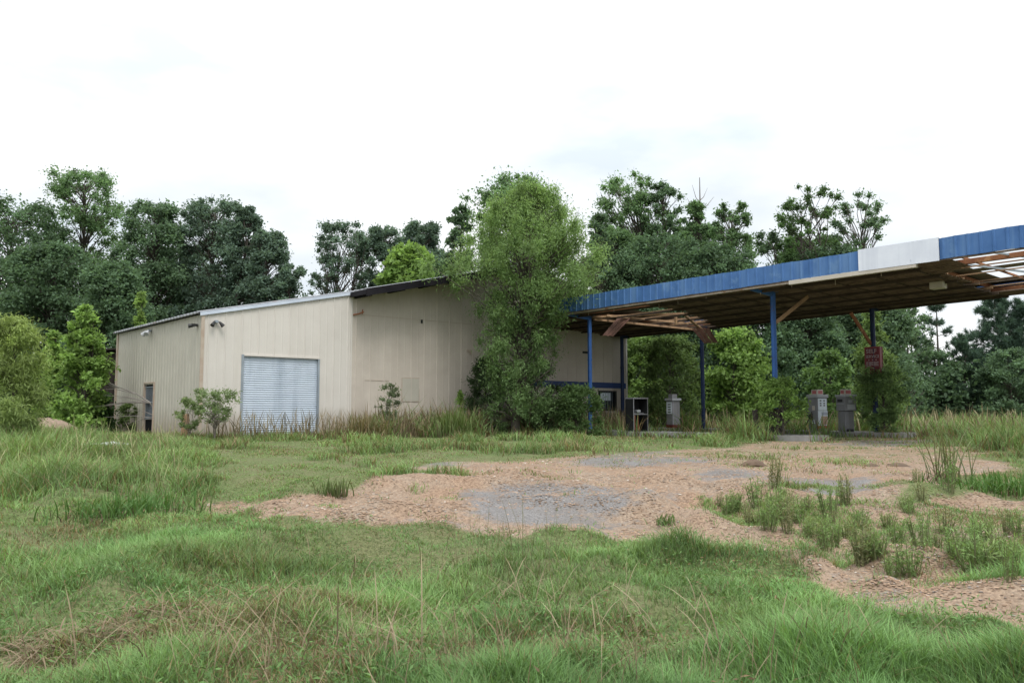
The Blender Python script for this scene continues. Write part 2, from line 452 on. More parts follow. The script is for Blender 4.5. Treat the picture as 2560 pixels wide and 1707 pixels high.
DRY_SPOTS = [(to_ground(*q), r) for q, r in (((600, 1440), .75), ((520, 1380), .5), ((680, 1530), .6), ((1180, 1530), .6), ((50, 1505), .38), ((165, 1490), .32), ((930, 1330), .4), ((330, 1420), .35), ((150, 1225), .6), ((1420, 1440), .35), ((2250, 1180), .9), ((2120, 1300), .6))]
def zones(px, py):
    """height, dryness and keep-probability of the growth at each point"""
    s, t = to_site(px, py)
    g, a = masks(px, py)
    nz = fbm(px * .55, py * .55 + 11, 3); nf = fbm(px * 1.7 + 3, py * 1.7, 2)
    h = .07 + .13 * sstep(.35, .7, nz) + .08 * nf
    dry = .10 + .5 * sstep(.55, .75, fbm(px * .4 + 21, py * .4 + 9, 3))
    keep = np.full(px.shape, 1.0)
    # bare worn spots left front
    keep *= 1 - .75 * sstep(.58, .68, fbm(px * .8 + 31, py * .8 + 7, 3))
    front = 1 - sstep(8.0, 10.5, py)
    h = (h + front * (.14 * sstep(.35, .75, fbm(px * 1.1 + 41, py * 1.1 + 23, 2)) - .03)) * (1 + .15 * front); dry = dry * (1 - .35 * front)
    for (qx, qy), qr in DRY_SPOTS:
        dq = np.sqrt((px - qx) ** 2 + ((py - qy) * .8) ** 2) / qr
        wq = .62 * (1 - sstep(.3, 1.5, dq + (nf - .5) * 1.4)); dry = dry * (1 - wq) + wq * 1.15; keep = keep * (1 - .35 * wq); h = h * (1 - .25 * wq)
    mid = sstep(10.5, 13.0, py)
    h = h * (1 - .45 * mid) * (1 - .35 * sstep(7.5, 9.5, py)); dry = dry * (1 - mid) + mid * (.30 + .5 * sstep(.45, .7, nz))
    # tall stand on the left
    lt = sstep(-.36, -.42, px / py + (nz - .5) * .16) * sstep(11.2, 12.6, py) * (1 - sstep(24, 26, py))
    h = h * (1 - lt) + lt * ((.16 + .42 * nz + .22 * nf) * (.75 + .45 * sstep(-.48, -.62, px / py))); dry = dry * (1 - lt) + lt * (.12 + .22 * nf)
    cl = fbm(px * 1.5 + 83, py * 1.5 + 37, 2)
    keep = keep * (1 - lt * .75 * (1 - sstep(.38, .55, cl))); h = h * (1 - lt) + h * lt * (.55 + .9 * cl)
    rough = mid * (1 - lt); h = h + rough * .30 * sstep(.58, .74, fbm(px * .75 + 63, py * .75 + 5, 3))
    # rank growth along the walls
    wall = sstep(-3.6, -1.6, t + (nz - .5) * 1.5) * (t < 0) * (s > -3) * (s < 20)
    wall = np.maximum(wall, (s < 0) * (s > -2.5) * (t > -2) * (t < 10) * .8)
    h = h * (1 - wall) + wall * (.16 + .14 * sstep(4.2, 6.6, s) + 1.55 * nz * (.35 + 1.1 * cl) * (.16 + .84 * sstep(4.2, 6.6, s)))
    dry = dry * (1 - wall) + wall * (.30 + .45 * sstep(.35, .6, fbm(px * .6 + 55, py * .6, 2)))
    # field behind and right of the pumps
    fld = sstep(20.8, 23.5, s + (nz - .5) * 2) * (t < 4)
    fld = np.maximum(fld, sstep(.50, .56, px / py + (nz - .5) * .1) * sstep(17.5, 20.0, py))
    h = h * (1 - fld) + fld * (.22 + .85 * nz * (.4 + 1.1 * nf)); dry = dry * (1 - fld) + fld * (.25 + .75 * sstep(.4, .65, fbm(px * .3 + 5, py * .3 + 81, 2)))
    # under the canopy: thin
    can = (s > 12.3) * (s < 21) * (t < -1) * (t > -22)
    keep = np.where(can, keep * .45, keep); h = np.where(can, h * .9 + .08 * nz, h)
    isl = ((s > 12.5) * (s < 13.45) + (s > 17.9) * (s < 19.05)) * (t < -1.5) * (t > -14)
    h = np.where(isl > 0, .25 + .80 * sstep(.40, .70, fbm(px * 1.1 + 15, py * 1.1 + 93, 2)), h); keep = np.where(isl > 0, .9, keep)
    # lot
    tuft = sstep(.66, .74, fbm(px * 1.3 + 91, py * 1.3 + 17, 3))
    far = sstep(14, 19, py)
    keep = np.where(g, .01 + (.22 + .45 * far) * tuft + .30 * far * sstep(.42, .58, fbm(px * .6 + 19, py * .6 + 77, 3)), keep)
    wz = weedy(px, py); h = np.where(wz, h * 1.2 + .10 * nf, h); keep = np.where(wz & ~a, .12 + .65 * sstep(.42, .62, fbm(px * .9 + 3, py * .9 + 47, 3)), keep)
    keep = np.where(g & a, keep * .35, keep)
    h = np.where(g, h * .45 + .05, h)
    h = np.where(g & (py > 14), h * .85, h)
    g2 = masks(px, py + .9)[0] | masks(px, py + 1.8)[0]
    h = np.where(~g & g2 & (py < 13), h * .68, h)
    inb = (s > .05) & (s < 20.3) & (t > .02) & (t < 9.4)
    keep = np.where(inb, 0, keep)
    return h, dry, keep, g

GREEN_A = np.array((.150,.290,.098)); GREEN_B = np.array((.215,.312,.112)); TAN = np.array((.30,.225,.125)); BROWN = np.array((.17,.115,.07))
def grass_cols(px, py, dry, n):
    k = fbm(px * .9 + 7, py * .9 + 3, 2)[:, None]
    mid = sstep(10, 14, py)[:, None]
    gA = GREEN_A * (1 - .55 * mid) + GREEN_B * .55 * mid
    c = gA * (1 - k) + GREEN_B * k
    c = c * (.46 + .88 * fbm(px * 1.3 + 61, py * 1.3 + 29, 3))[:, None]
    isdry = (R.random(n) < dry * .62)[:, None]
    d = TAN * (.6 + .6 * R.random((n, 1))); br = BROWN * (.7 + .6 * R.random((n, 1)))
    d = np.where(R.random((n, 1)) < .35, br, d)
    c = np.where(isdry, d, c * (.72 + .55 * R.random((n, 1))))
    return c

def grow(n, d0, d1, power, wbase, wk, segs, hk=1.0, clump=7, half=.66):
    nc = n // clump
    cx, cy = scatter(nc, d0, d1, power, half)
    h, dry, keep, g = zones(cx, cy)
    sel = R.random(nc) < keep
    cx, cy, h, dry = cx[sel], cy[sel], h[sel], dry[sel]
    rep = lambda a: np.repeat(a, clump)
    sp = .030 + .003 * cy
    px = rep(cx) + R.normal(0, 1, len(cx) * clump) * rep(sp); py = rep(cy) + R.normal(0, 1, len(cx) * clump) * rep(sp)
    m = len(px)
    hh = rep(h) * (.50 + .75 * R.random(m)) * hk * np.where(py < 11.5, .78, 1.0)
    col = grass_cols(px, py, rep(dry), m) * rep(.85 + .3 * R.random(len(cx)))[:, None]
    w = (wbase + wk * py) * (.7 + .6 * R.random(m))
    lean = .30 + .75 * R.random(m) ** 1.2
    s, t = to_site(px, py)
    ok = ~((s > .02) & (s < 20.35) & (t > -.03))
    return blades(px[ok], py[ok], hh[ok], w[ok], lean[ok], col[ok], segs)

def stuff(name, parts, mat, label, cat):
    v, q, t, c = join(parts)
    o = add(name, np_mesh(name, v, q, t, c, mat))
    return put(o, label, cat, kind='stuff')

def broad(n):
    cx, cy = scatter(n, 3.6, 12.5, 1.1)
    k = fbm(cx * .9 + 101, cy * .9 + 55, 3); g, a = masks(cx, cy)
    ok = (k > .46) & ~g; cx, cy = cx[ok], cy[ok]; n = len(cx) * 5
    px = np.repeat(cx, 5) + R.normal(0, .04, n); py = np.repeat(cy, 5) + R.normal(0, .04, n)
    p = np.stack([px, py, ground_z(px, py) + .03 + .12 * R.random(n)], 1)
    c = np.array((.135,.235,.08))[None] * (.6 + .8 * R.random((n, 1)))
    c = np.where(R.random((n, 1)) < .12, np.array((.22,.16,.09)) * (.7 + .5 * R.random((n, 1))), c)
    v, q, cc = leaf_cloud(p, R.normal(0, 1, (n, 3)) * .7 + np.array([[0, -.2, .8]]), np.full(n, .042), .24, c)
    return v, q, np.zeros((0, 3), int), cc
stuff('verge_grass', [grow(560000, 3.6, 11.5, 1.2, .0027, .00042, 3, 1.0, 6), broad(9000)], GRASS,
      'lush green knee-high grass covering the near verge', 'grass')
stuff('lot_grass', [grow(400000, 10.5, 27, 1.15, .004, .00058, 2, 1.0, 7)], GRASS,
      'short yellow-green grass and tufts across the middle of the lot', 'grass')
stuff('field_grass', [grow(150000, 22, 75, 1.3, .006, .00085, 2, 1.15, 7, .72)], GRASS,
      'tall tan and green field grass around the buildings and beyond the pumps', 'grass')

def stalks(n, centre_fn, hlo, hhi, col_a, col_b, lean_lo, lean_hi, w, seed_heads=.5):
    px, py = centre_fn(n)
    h = hlo + (hhi - hlo) * R.random(n)
    lean = lean_lo + (lean_hi - lean_lo) * R.random(n)
    k = R.random((n, 1)); col = np.array(col_a) * k + np.array(col_b) * (1 - k)
    return blades(px, py, h, w * (.7 + .6 * R.random(n)) * (1 + .11 * py), lean, col, 5, 1.4)
def patch(xd, yd, sx, sy, d=None):
    c = to_ground(xd, yd) if d is None else at_depth(xd, 900, d)[:2]
    return lambda n: (c[0] + R.normal(0, sx, n), c[1] + R.normal(0, sy, n))
T1, T2 = (.32,.27,.17), (.22,.165,.105)
B1, B2 = (.21,.16,.10), (.28,.22,.14)
G1, G2 = (.12,.15,.06), (.20,.17,.09)
parts = [stalks(300, patch(640, 1490, .60, .55), .15, .42, B1, B2, .4, 1.4, .0030),
         stalks(150, patch(1180, 1540, .7, .3), .3, .55, T2, B2, .1, .8, .0028),
         stalks(240, patch(130, 1500, .5, .3), .12, .32, B1, T2, .9, 1.7, .006),
         stalks(220, patch(20, 1540, .5, .3), .12, .3, B1, T2, .9, 1.7, .006),
         stalks(60, patch(600, 1540, .6, .2), .3, .7, T1, T2, .2, .9, .005),
         stalks(45, patch(1120, 1300, .40, .35), .4, .75, G2, G1, .05, .45, .0022),
         stalks(34, patch(1210, 1300, .25, .3), .45, .85, B1, G1, .05, .4, .0022),
         stalks(50, patch(1290, 1440, .5, .5), .3, .6, T1, T2, .4, 1.2, .004),
         stalks(60, patch(1750, 1540, .5, .2), .25, .5, T1, T2, .2, .7, .005),
         stalks(50, patch(800, 1330, .7, .6), .25, .5, B1, T2, .5, 1.2, .004),
         stalks(150, patch(150, 1230, .8, .7), .05, .14, B1, B2, 1.0, 1.8, .008)]
# rank seed stalks along the shed front, in the field and on the left stand
def along_wall(n):
    s = R.random(n) * 19; t = -.3 - 2.2 * R.random(n)
    return P0[0] + s * U[0] + t * V[0], P0[1] + s * U[1] + t * V[1]
def field_r(n):
    s = 21.5 + 18 * R.random(n) ** 1.5; t = -30 + 32 * R.random(n)
    return P0[0] + s * U[0] + t * V[0], P0[1] + s * U[1] + t * V[1]
def left_stand(n):
    d = 12 + 9 * R.random(n); return -(.40 + .28 * R.random(n)) * d, d
parts += [stalks(1500, along_wall, .5, 1.25, G2, B1, .05, .6, .006), stalks(900, field_r, .7, 1.35, T1, G2, .05, .5, .010),
          stalks(500, left_stand, .5, .95, (.24,.28,.11), (.27,.24,.14), .1, .8, .005)]
parts += [stalks(900, lambda n: ((lambda s, t: (P0[0] + s * U[0] + t * V[0], P0[1] + s * U[1] + t * V[1]))(5.6 + 13 * R.random(n), -.4 - 2.4 * R.random(n))), .6, 1.5, G2, (.24,.18,.12), .05, .7, .006)]
stuff('dry_grass', parts, DRY, 'dead tan and brown grass stalks standing and lying in patches', 'dry grass')

# loose stone chips on the lot
def chips(n):
    px, py = scatter(n, 6.0, 26, 1.25)
    g, a = masks(px, py)
    ok = g & (~a | (R.random(n) < .10 + .75 * sstep(.45, .65, fbm(px * 1.4 + 3, py * 2.2 + 61, 3)))) & (R.random(n) < .25 + 1.1 * sstep(.36, .60, fbm(px * .8 + 13, py * .8 + 3, 3)) * (1 - .6 * sstep(14, 19, py))); px, py = px[ok], py[ok]; n = len(px)
    sz = (.007 + .013 * R.random(n) ** 1.5) * (1 + .035 * py)
    az = R.random(n) * 6.283; el = .35 + .45 * R.random(n)
    ax, ay = np.cos(az) * sz, np.sin(az) * sz
    bx, by = -np.sin(az) * sz * el, np.cos(az) * sz * el
    z = ground_z(px, py) + .003
    tl = R.normal(0, .15, (2, n)) * sz
    hh = sz * (.08 + .26 * R.random(n))
    P = [np.stack([px + ax, py + ay, z], 1), np.stack([px + bx, py + by, z], 1), np.stack([px - ax, py - ay, z], 1),
         np.stack([px - bx, py - by, z], 1),
         np.stack([px + ax*.55 + tl[0], py + ay*.55, z + hh], 1), np.stack([px - ax*.55, py - ay*.55 + tl[1], z + hh * .8], 1)]
    v = np.stack(P, 1).reshape(-1, 3)
    b = (np.arange(n) * 6)[:, None]
    t = np.concatenate([b + np.array([[0,1,4]]), b + np.array([[2,3,5]])])
    q = np.concatenate([b + np.array([[1,2,5,4]]), b + np.array([[3,0,4,5]])])
    k = R.random((n, 1)); k2 = R.random((n, 1))
    c = np.array((.20,.128,.085)) * (1 - k) + np.array((.41,.285,.195)) * k
    c = np.where(k2 < .12, np.array((.22,.195,.175)) * (.7 + .8 * k), c)
    c = np.where(k2 > .985, np.array((.55,.50,.44)), c)
    return v, q, t, np.repeat(c, 6, 0)
stuff('gravel_chips', [chips(300000)], CHIP, 'loose tan and orange stone chips strewn over the lot', 'gravel')

# ------------------------------------------------------------------ trees
SH = {  # crown radius against height within the crown
    'oak': lambda t: np.sqrt(np.clip(1 - ((t - .42) / .62) ** 2, 0.02, 1)),
    'broad': lambda t: np.interp(t, [0, .25, .55, .82, .95, 1], [.80, .92, 1.0, .88, .62, .45]),
    'tall': lambda t: np.clip(np.sqrt(np.clip(1 - ((t - .40) / .63) ** 2, .02, 1)) * (.95 - .15 * t), .05, 1),
    'fan2': lambda t: np.interp(t, [0, .3, .6, .85, 1], [.40, .62, .92, 1.0, .72]),
    'fan': lambda t: .30 + .70 * np.sin(np.clip(t, 0, 1) ** .8 * 2.5),
    'sap': lambda t: np.interp(t, [0, .3, .6, .8, .93, 1], [.85, 1.0, .80, .50, .24, .10]),
    'cone': lambda t: np.clip(1.02 - t, .07, 1) ** .75 * np.clip(t * 7 + .45, 0, 1),
    'bush': lambda t: np.sqrt(np.clip(1 - (np.clip(t - .3, 0, 1) / .74) ** 2, .03, 1)),
    'willow': lambda t: np.interp(t, [0, .12, .25, .41, .55, .64, .76, .88, .96, 1.0], [.34, .42, .42, .46, .68, 1.06, .84, .54, .32, .12]),
}
def tree(name, label, cat, xd, topd, d, wd, col, shape='oak', cb=.12, lobes=60, lr=.16, leaf=.26, asp=.6, per=150,
         flat=.75, fill=.55, bark='bark', trunk=None, group=None, hang=0., lean=0., stems=1, limbs=True, sprig=0, seed=None, yellow=.0, baseshift=0, hb=(1.15, 1.0)):
    rng = np.random.default_rng(seed if seed is not None else abs(hash_(name + label)) % 99991)
    bx = at_depth(xd, 900, d)[0]; top = at_depth(xd, topd, d)[2]
    g0 = float(ground_z(bx, d)); h = top - g0
    w = wd * (2560/2352) / 2047 * d
    root = thing(name, label, cat, (bx + baseshift, d, g0), group)
    rw = w / 2
    z0 = h * cb; zc = h - z0
    tr = trunk or max(.05, h * .016)
    # skeleton
    mb = MB('W'); o = Vector(root.location)
    stem_axes = []
    for k in range(stems):
        an = rng.random() * 6.283; sp = 0 if stems == 1 else rw * .32
        pts = []; top_f = .93 if stems == 1 else .75 + .2 * rng.random()
        jx, jy = rng.normal(0, .02, 2) * h
        for i in range(7):
            t = i / 6
            pts.append(o + Vector((math.cos(an) * sp * t + jx * math.sin(t * 4) + lean * w * t - baseshift * t, math.sin(an) * sp * t * .6 + jy * math.sin(t * 3), h * top_f * t - .1 * (i == 0))))
        mb.tube(pts, [tr / stems ** .5 * (1 - .88 * i / 6) * (1.25 if i == 0 else 1) for i in range(7)], 7)
        stem_axes.append(pts)
    # lobes
    t = np.clip(rng.beta(*hb, lobes), 0.01, .995)
    t[0] = .97; t[1] = .93
    Rr = SH[shape](t) * rw
    ang = rng.random(lobes) * 6.283
    rr = Rr * (fill + (1 - fill) * rng.random(lobes)) * (.72 + .34 * rng.random(lobes))
    c = np.stack([np.cos(ang) * rr, np.sin(ang) * rr, z0 + t * zc], 1)
    lrad = lr * w * (.6 + .8 * rng.random(lobes)) * np.clip(.5 + .6 * Rr / rw, .45, 1.1)
    top_clip = c[:, 2] + lrad * flat * 1.25 - h
    c[:, 2] -= np.clip(top_clip, 0, None)
    c[:, 0] += lean * w * t - baseshift * np.clip(t * 1.3, 0, 1)
    if limbs:
        for i in range(lobes):
            sx = stem_axes[i % stems]
            lc = Vector(c[i]) + o
            zt = max(c[i, 2] - .55 * math.hypot(c[i, 0], c[i, 1]) - .1 * h * rng.random(), .06 * h)
            f = min(zt / (h * .93), .97) * 6; k = min(int(f), 5)
            a = sx[k].lerp(sx[k+1], f - k)
            midp = a.lerp(lc, .5) + Vector((rng.normal(0, .03) * w, rng.normal(0, .03) * w, .02 * w))
            r0 = tr * .34 * (1 - .6 * t[i])
            mb.tube([a, midp, lc, lc + (lc - midp) * .25 + Vector((0, 0, lrad[i] * .4))], [r0, r0 * .65, r0 * .38, r0 * .12], 4, False)
            for q in range(sprig):
                dirv = Vector(rng.normal(0, 1, 3)); dirv.z = abs(dirv.z) + .2; dirv.normalize()
                mb.tube([midp.lerp(lc, .4 + .5 * rng.random()), lc + dirv * lrad[i] * 1.1], [r0 * .35, r0 * .12], 3, False)
    mb.build('trunk', M[bark], root)
    # leaves
    cnt = np.maximum((per * (lrad / lrad.mean()) ** 2).astype(int), 8)
    li = np.repeat(np.arange(lobes), cnt); n = len(li)
    dirs = rng.normal(0, 1, (n, 3)); dirs /= np.linalg.norm(dirs, axis=1, keepdims=True)
    rad = np.clip(np.abs(rng.normal(0, .62, n)), 0, 1.05) * np.where(rng.random(n) < .6, 1.0, 1.4)
    p = dirs * rad[:, None] * lrad[li][:, None]; p[:, 2] *= flat
    # ragged edge inside each clump
    p *= (.80 + .3 * rng.random((n, 1)))
    if hang: p[:, 2] -= hang * (rng.random(n) ** 2) * lrad[li] * 1.3
    p += c[li]
    zmin = .04 if cb < .1 else 0
    p[:, 2] = np.maximum(p[:, 2], zmin + .05 * rng.random(n))
    outw = p - np.array([[0, 0, h * .5]]); outw /= np.linalg.norm(outw, axis=1, keepdims=True) + 1e-6
    nr = rng.normal(0, 1, (n, 3)) * .95 + outw * .35 + np.array([[0, 0, .40]])
    lt = (.70 + .60 * rng.random(lobes))[li][:, None]
    base = np.array(col)[None] * lt * (.75 + .5 * rng.random((n, 1)))
    if yellow:
        base = base * (1 + yellow * (p[:, 2:3] / h) * np.array([[1.0, .8, .1]]))
    v, q, cc = leaf_cloud(p, nr, np.full(n, leaf), asp, base, rng, hang=hang)
    me = np_mesh('crown', v, q, None, cc, LEAF)
    add('crown', me, root)
    return root
def hash_(s):
    k = 5381
    for ch in s: k = (k * 33 + ord(ch)) & 0xffffffff
    return k

DK = (.115,.188,.104); DK2 = (.132,.210,.120); MD = (.155,.255,.120); LT = (.220,.345,.095); LT2 = (.240,.360,.110); BL = (.130,.195,.145); WI = (.180,.285,.120)  # BL, DK: distance haze put into the leaf colour as a paler, bluer cast
BACK = 'trees of the wood behind the shed'
A = dict(lobes=230, per=185, lr=.088, leaf=.165, group=BACK)       # open oak in the tree line
E_ = dict(lobes=240, per=230, lr=.105, leaf=.18, group=BACK)    # dense
TREES = [
 # left bank
 ('tree','broad dark tree at the left edge of the photo','tree',10,450,50,300,DK,dict(shape='broad',cb=.02,**E_)),
 ('tree','tallest left-hand tree with sky gaps in its open top','tree',172,383,54,240,MD,dict(shape='broad',cb=.10,sprig=1,**dict(A,lobes=200))),
 ('tree','dark tree filling the bank below the tall open-topped tree at left','tree',110,560,47,230,DK,dict(shape='broad',cb=.0,**E_)),
 ('tree','mid-green round-headed tree just right of the tall open-topped one','tree',335,462,52,190,DK2,dict(shape='broad',cb=.02,**E_)),
 ('tree','bluish dark tree with a rounded top above the shed left roof corner','tree',478,455,54,210,BL,dict(shape='broad',cb=.02,**E_)),
 ('tree','dark tree with a narrow pointed top right of the rounded bluish one','tree',555,472,53,130,BL,dict(shape='tall',cb=.02,**E_)),
 ('tree','dark sloping-shouldered tree ending the left wood','tree',610,530,52,150,BL,dict(shape='oak',cb=.02,**E_)),
 ('tree','lowest dark tree at the right end of the left wood','tree',662,608,51,110,BL,dict(shape='oak',cb=.02,**dict(E_,lobes=80))),
 ('tree','dark tree behind the left wood seen over the white roof trim','tree',400,560,58,260,DK,dict(shape='oak',cb=.0,**E_)),
 ('tree','dark low tree behind the shed side wall','tree',255,600,45,180,DK,dict(shape='oak',cb=.0,**E_)),
 # middle, over the roof
 ('tree','thin airy tree with forked stems over the middle of the roof','tree',785,514,58,150,BL,dict(shape='fan2',cb=.25,stems=3,sprig=1,**dict(A,lobes=160,per=130))),
 ('tree','round dark tree over the roof between the airy one and the light green one','tree',880,520,60,140,BL,dict(shape='broad',cb=.05,**E_)),
 ('tree','dark bushy tree behind the light green one over the roof','tree',965,508,57,140,BL,dict(shape='broad',cb=.1,**E_)),
 ('tree','low airy tree at the gap of sky over the roof','tree',745,590,56,110,BL,dict(shape='oak',cb=.1,**dict(A,lobes=70,per=60))),
 ('tree','light green round tree poking up behind the shed roof','tree',938,565,45,150,LT,dict(shape='oak',cb=.1,**dict(E_,group='x',leaf=.28,lr=.11))),
 ('tree','big oak rising behind the drooping tree','tree',1180,402,47,300,MD,dict(shape='broad',cb=.2,sprig=1,**dict(A,lobes=220,per=170))),
 ('tree','slim tree at the left shoulder of the big oak','tree',1055,472,46,110,DK2,dict(shape='tall',cb=.1,**dict(E_,lobes=80))),
 ('tree','dark tree in the shade behind the shed roof ridge','tree',1020,600,50,130,DK,dict(shape='oak',cb=.0,**E_)),
 # right of the willow
 ('tree','thin dark tree with bare twigs just right of the drooping tree','tree',1375,490,50,140,DK2,dict(shape='tall',cb=.15,sprig=2,**dict(A,lobes=130,per=140))),
 ('tree','tall airy tree with the highest top over the blue canopy','tree',1450,403,56,170,MD,dict(shape='fan2',cb=.3,sprig=1,stems=2,**dict(A,lobes=170,per=150))),
 ('tree','tall airy tree right of the highest one over the canopy','tree',1530,420,55,120,DK2,dict(shape='broad',cb=.2,sprig=1,**dict(A,lobes=170,per=170))),
 ('tree','dense dark rounded tree low over the middle of the canopy','tree',1520,535,50,260,DK,dict(shape='broad',cb=.0,**E_)),
 ('tree','tree with a dead bare twiggy top over the canopy','tree',1605,462,52,120,MD,dict(shape='tall',cb=.1,sprig=1,**dict(A,lobes=160,per=170))),
 ('tree','light airy tree right of the dead-topped one','tree',1690,465,50,130,MD,dict(shape='broad',cb=.15,sprig=2,**dict(A,lobes=160,per=150))),
 ('tree','dark low tree behind the canopy below the light airy one','tree',1640,560,49,230,DK,dict(shape='broad',cb=.0,**E_)),
 ('tree','small dark tree in the dip of the tree line over the canopy','tree',1790,530,51,180,DK2,dict(shape='broad',cb=.0,**dict(A,lobes=80))),
 ('tree','light green fan-shaped tree over the canopy left of the white panel','tree',1868,430,50,170,(.11,.19,.075),dict(shape='fan2',cb=.2,sprig=3,stems=3,**dict(A,lobes=150,per=100,lr=.072))),
 ('tree','airy see-through tree right above the white panel','tree',1985,445,53,150,DK2,dict(shape='fan2',cb=.2,sprig=3,stems=2,**dict(A,lobes=130,per=90,lr=.070))),
 ('tree','dark tree below the see-through one behind the white panel','tree',1925,565,50,230,DK,dict(shape='broad',cb=.0,**E_)),
 ('tree','dense green tree just right of the drooping tree top','tree',1410,520,53,150,MD,dict(shape='broad',cb=.0,**E_)),
 ('tree','dense green tree below the dead twiggy top','tree',1600,515,54,180,MD,dict(shape='broad',cb=.0,**E_)),
 ('tree','pale green dense tree behind the fan-shaped one over the canopy','tree',1860,540,55,170,(.12,.20,.09),dict(shape='broad',cb=.0,**E_)),
 # wood seen under the canopy
 ('tree','dark tree framed under the canopy left of the second near post','tree',1730,640,44,200,DK,dict(shape='oak',cb=.0,**E_)),
 ('tree','dark tree framed under the canopy right of the second near post','tree',1850,650,45,190,DK,dict(shape='oak',cb=.0,**E_)),
 ('tree','dark tree framed under the canopy behind the red sign','tree',2010,650,47,190,DK2,dict(shape='oak',cb=.0,**E_)),
 ('tree','dark leafy tree under the canopy beside the office corner','tree',1470,700,50,160,DK,dict(shape='oak',cb=.0,**E_)),
 ('tree','airy dark tree right of the red sign under the canopy edge','tree',2085,690,52,120,DK2,dict(shape='oak',cb=.05,**dict(A,lobes=70,per=80))),
 ('tree','low dark hedge-like tree at the foot of the pines','tree',2150,800,58,170,DK,dict(shape='bush',cb=.0,**dict(E_,lobes=80))),
 ('tree','low mid-green tree at the right edge below the pines','tree',2320,800,54,150,DK2,dict(shape='bush',cb=.0,**dict(E_,lobes=80))),
 # saplings and undergrowth of lighter green
 ('sapling','bright green upright sapling left of the shed side wall','sapling',188,698,30,130,LT,dict(shape='sap',cb=.0,lobes=130,lr=.12,per=110,leaf=.15,fill=.35,stems=2)),
 ('sapling','pale green sapling tip showing above the shed eave','sapling',316,672,37,62,LT2,dict(shape='cone',cb=.1,lobes=60,lr=.17,per=60,leaf=.18,fill=.4)),
 ('sapling','bright green sapling between the weeping tree and the upright one','sapling',118,760,33,80,LT,dict(shape='cone',cb=.0,lobes=70,lr=.16,per=70,leaf=.17,fill=.4)),
 ('weeping_tree','feathery yellow-green weeping tree at the left edge','tree',22,715,19,175,(.235,.315,.115),dict(shape='broad',cb=.0,lobes=95,lr=.13,per=330,leaf=.12,asp=.17,hang=.6,fill=.30,flat=1.0,yellow=.2)),
 ('drooping_tree','large yellow-green drooping tree in front of the shed','tree',1164,416,30.5,425,WI,dict(shape='willow',cb=.04,lobes=330,lr=.070,per=230,leaf=.135,asp=.24,hang=.55,flat=.9,fill=.35,yellow=.28,hb=(1.5,.95),trunk=.15,baseshift=.30,lean=.13)),
 ('bush','bright green bush under the canopy left of the second near post','bush',1690,750,41,150,LT,dict(shape='bush',cb=.0,lobes=110,lr=.13,per=110,leaf=.2,fill=.5)),
 ('bush','dark arching bush over the half-hidden pump','bush',1540,765,38.5,165,(.125,.190,.065),dict(shape='bush',cb=.05,lobes=120,lr=.12,per=110,leaf=.17,asp=.35,hang=.3,fill=.5)),
 ('bush','yellow-green bush beside the office corner','bush',1475,770,45,110,(.165,.260,.075),dict(shape='bush',cb=.0,lobes=90,lr=.14,per=100,leaf=.2)),
 ('bush','small light green bush wrapping the foot of the second near post','bush',1796,864,25.95,95,LT,dict(shape='bush',cb=.26,lobes=60,lr=.14,per=90,leaf=.1,asp=.4)),
 ('bush','dark round bush swallowing the foot of the red sign post','bush',2026,838,29.3,125,(.175,.265,.105),dict(shape='fan2',cb=.0,lobes=80,lr=.12,per=120,leaf=.12,asp=.35,fill=.3)),
 ('bush','light feathery bush behind the red sign','bush',2010,705,33.5,140,(.18,.265,.090),dict(shape='cone',cb=.1,lobes=90,lr=.13,per=95,leaf=.16,asp=.35)),
 ('bush','light green bush at the tree line behind the pumps','bush',1905,800,37,110,(.135,.225,.075),dict(shape='bush',cb=.0,lobes=70,lr=.14,per=90,leaf=.17)),
 ('bush','dark bush at the foot of the first near post','bush',1328,880,30.4,115,(.105,.175,.062),dict(shape='bush',cb=.0,lobes=80,lr=.14,per=120,leaf=.11,asp=.4)),
 ('bush','dark bush against the shed left of the drooping tree trunk','bush',1118,815,32.2,95,(.085,.135,.062),dict(shape='bush',cb=.0,lobes=80,lr=.14,per=130,leaf=.12,asp=.3,hang=.3)),
 ('bush','dark bush against the office right of the drooping tree trunk','bush',1235,830,32.6,110,(.085,.135,.062),dict(shape='bush',cb=.0,lobes=80,lr=.14,per=130,leaf=.12,asp=.3,hang=.3)),
 ('bush','leafy shrub with bare crooked stems at the shed front corner','bush',495,888,24.6,118,(.20,.275,.125),dict(shape='fan',cb=.36,lobes=60,lr=.095,per=60,leaf=.07,asp=.4,stems=5,trunk=.035,bark='palebark')),
 ('bush','smaller pale shrub beside the wooden post at the shed corner','bush',437,912,24.4,66,(.20,.27,.12),dict(shape='fan',cb=.28,lobes=34,lr=.12,per=55,leaf=.07,asp=.4,stems=3,trunk=.025,bark='palebark')),
 ('bush','thin weedy bush at the far end of the shed side wall','bush',297,925,30.5,55,(.13,.19,.065),dict(shape='bush',cb=.0,lobes=26,lr=.16,per=60,leaf=.09,asp=.4)),
 ('bush','dark green undergrowth bush beside the far shed corner','bush',225,900,31.5,80,(.06,.12,.04),dict(shape='bush',cb=.0,lobes=50,lr=.15,per=90,leaf=.14)),
 ('sapling','small slim sapling before the patched tan wall','sapling',893,878,28.6,62,(.19,.24,.14),dict(shape='oak',cb=.26,lobes=44,lr=.11,per=44,leaf=.07,asp=.5,trunk=.025,bark='palebark')),
 ('bush','bright green weed clump at the wall left of the drooping tree','bush',1057,898,31.5,26,LT,dict(shape='cone',cb=.0,lobes=22,lr=.2,per=50,leaf=.12)),
 ('bush','dead grey brush heap under the drooping tree','bush',1130,925,30.5,70,(.16,.15,.125),dict(shape='bush',cb=.0,lobes=24,lr=.16,per=60,leaf=.12,asp=.1,sprig=3,bark='deadwood')),
]
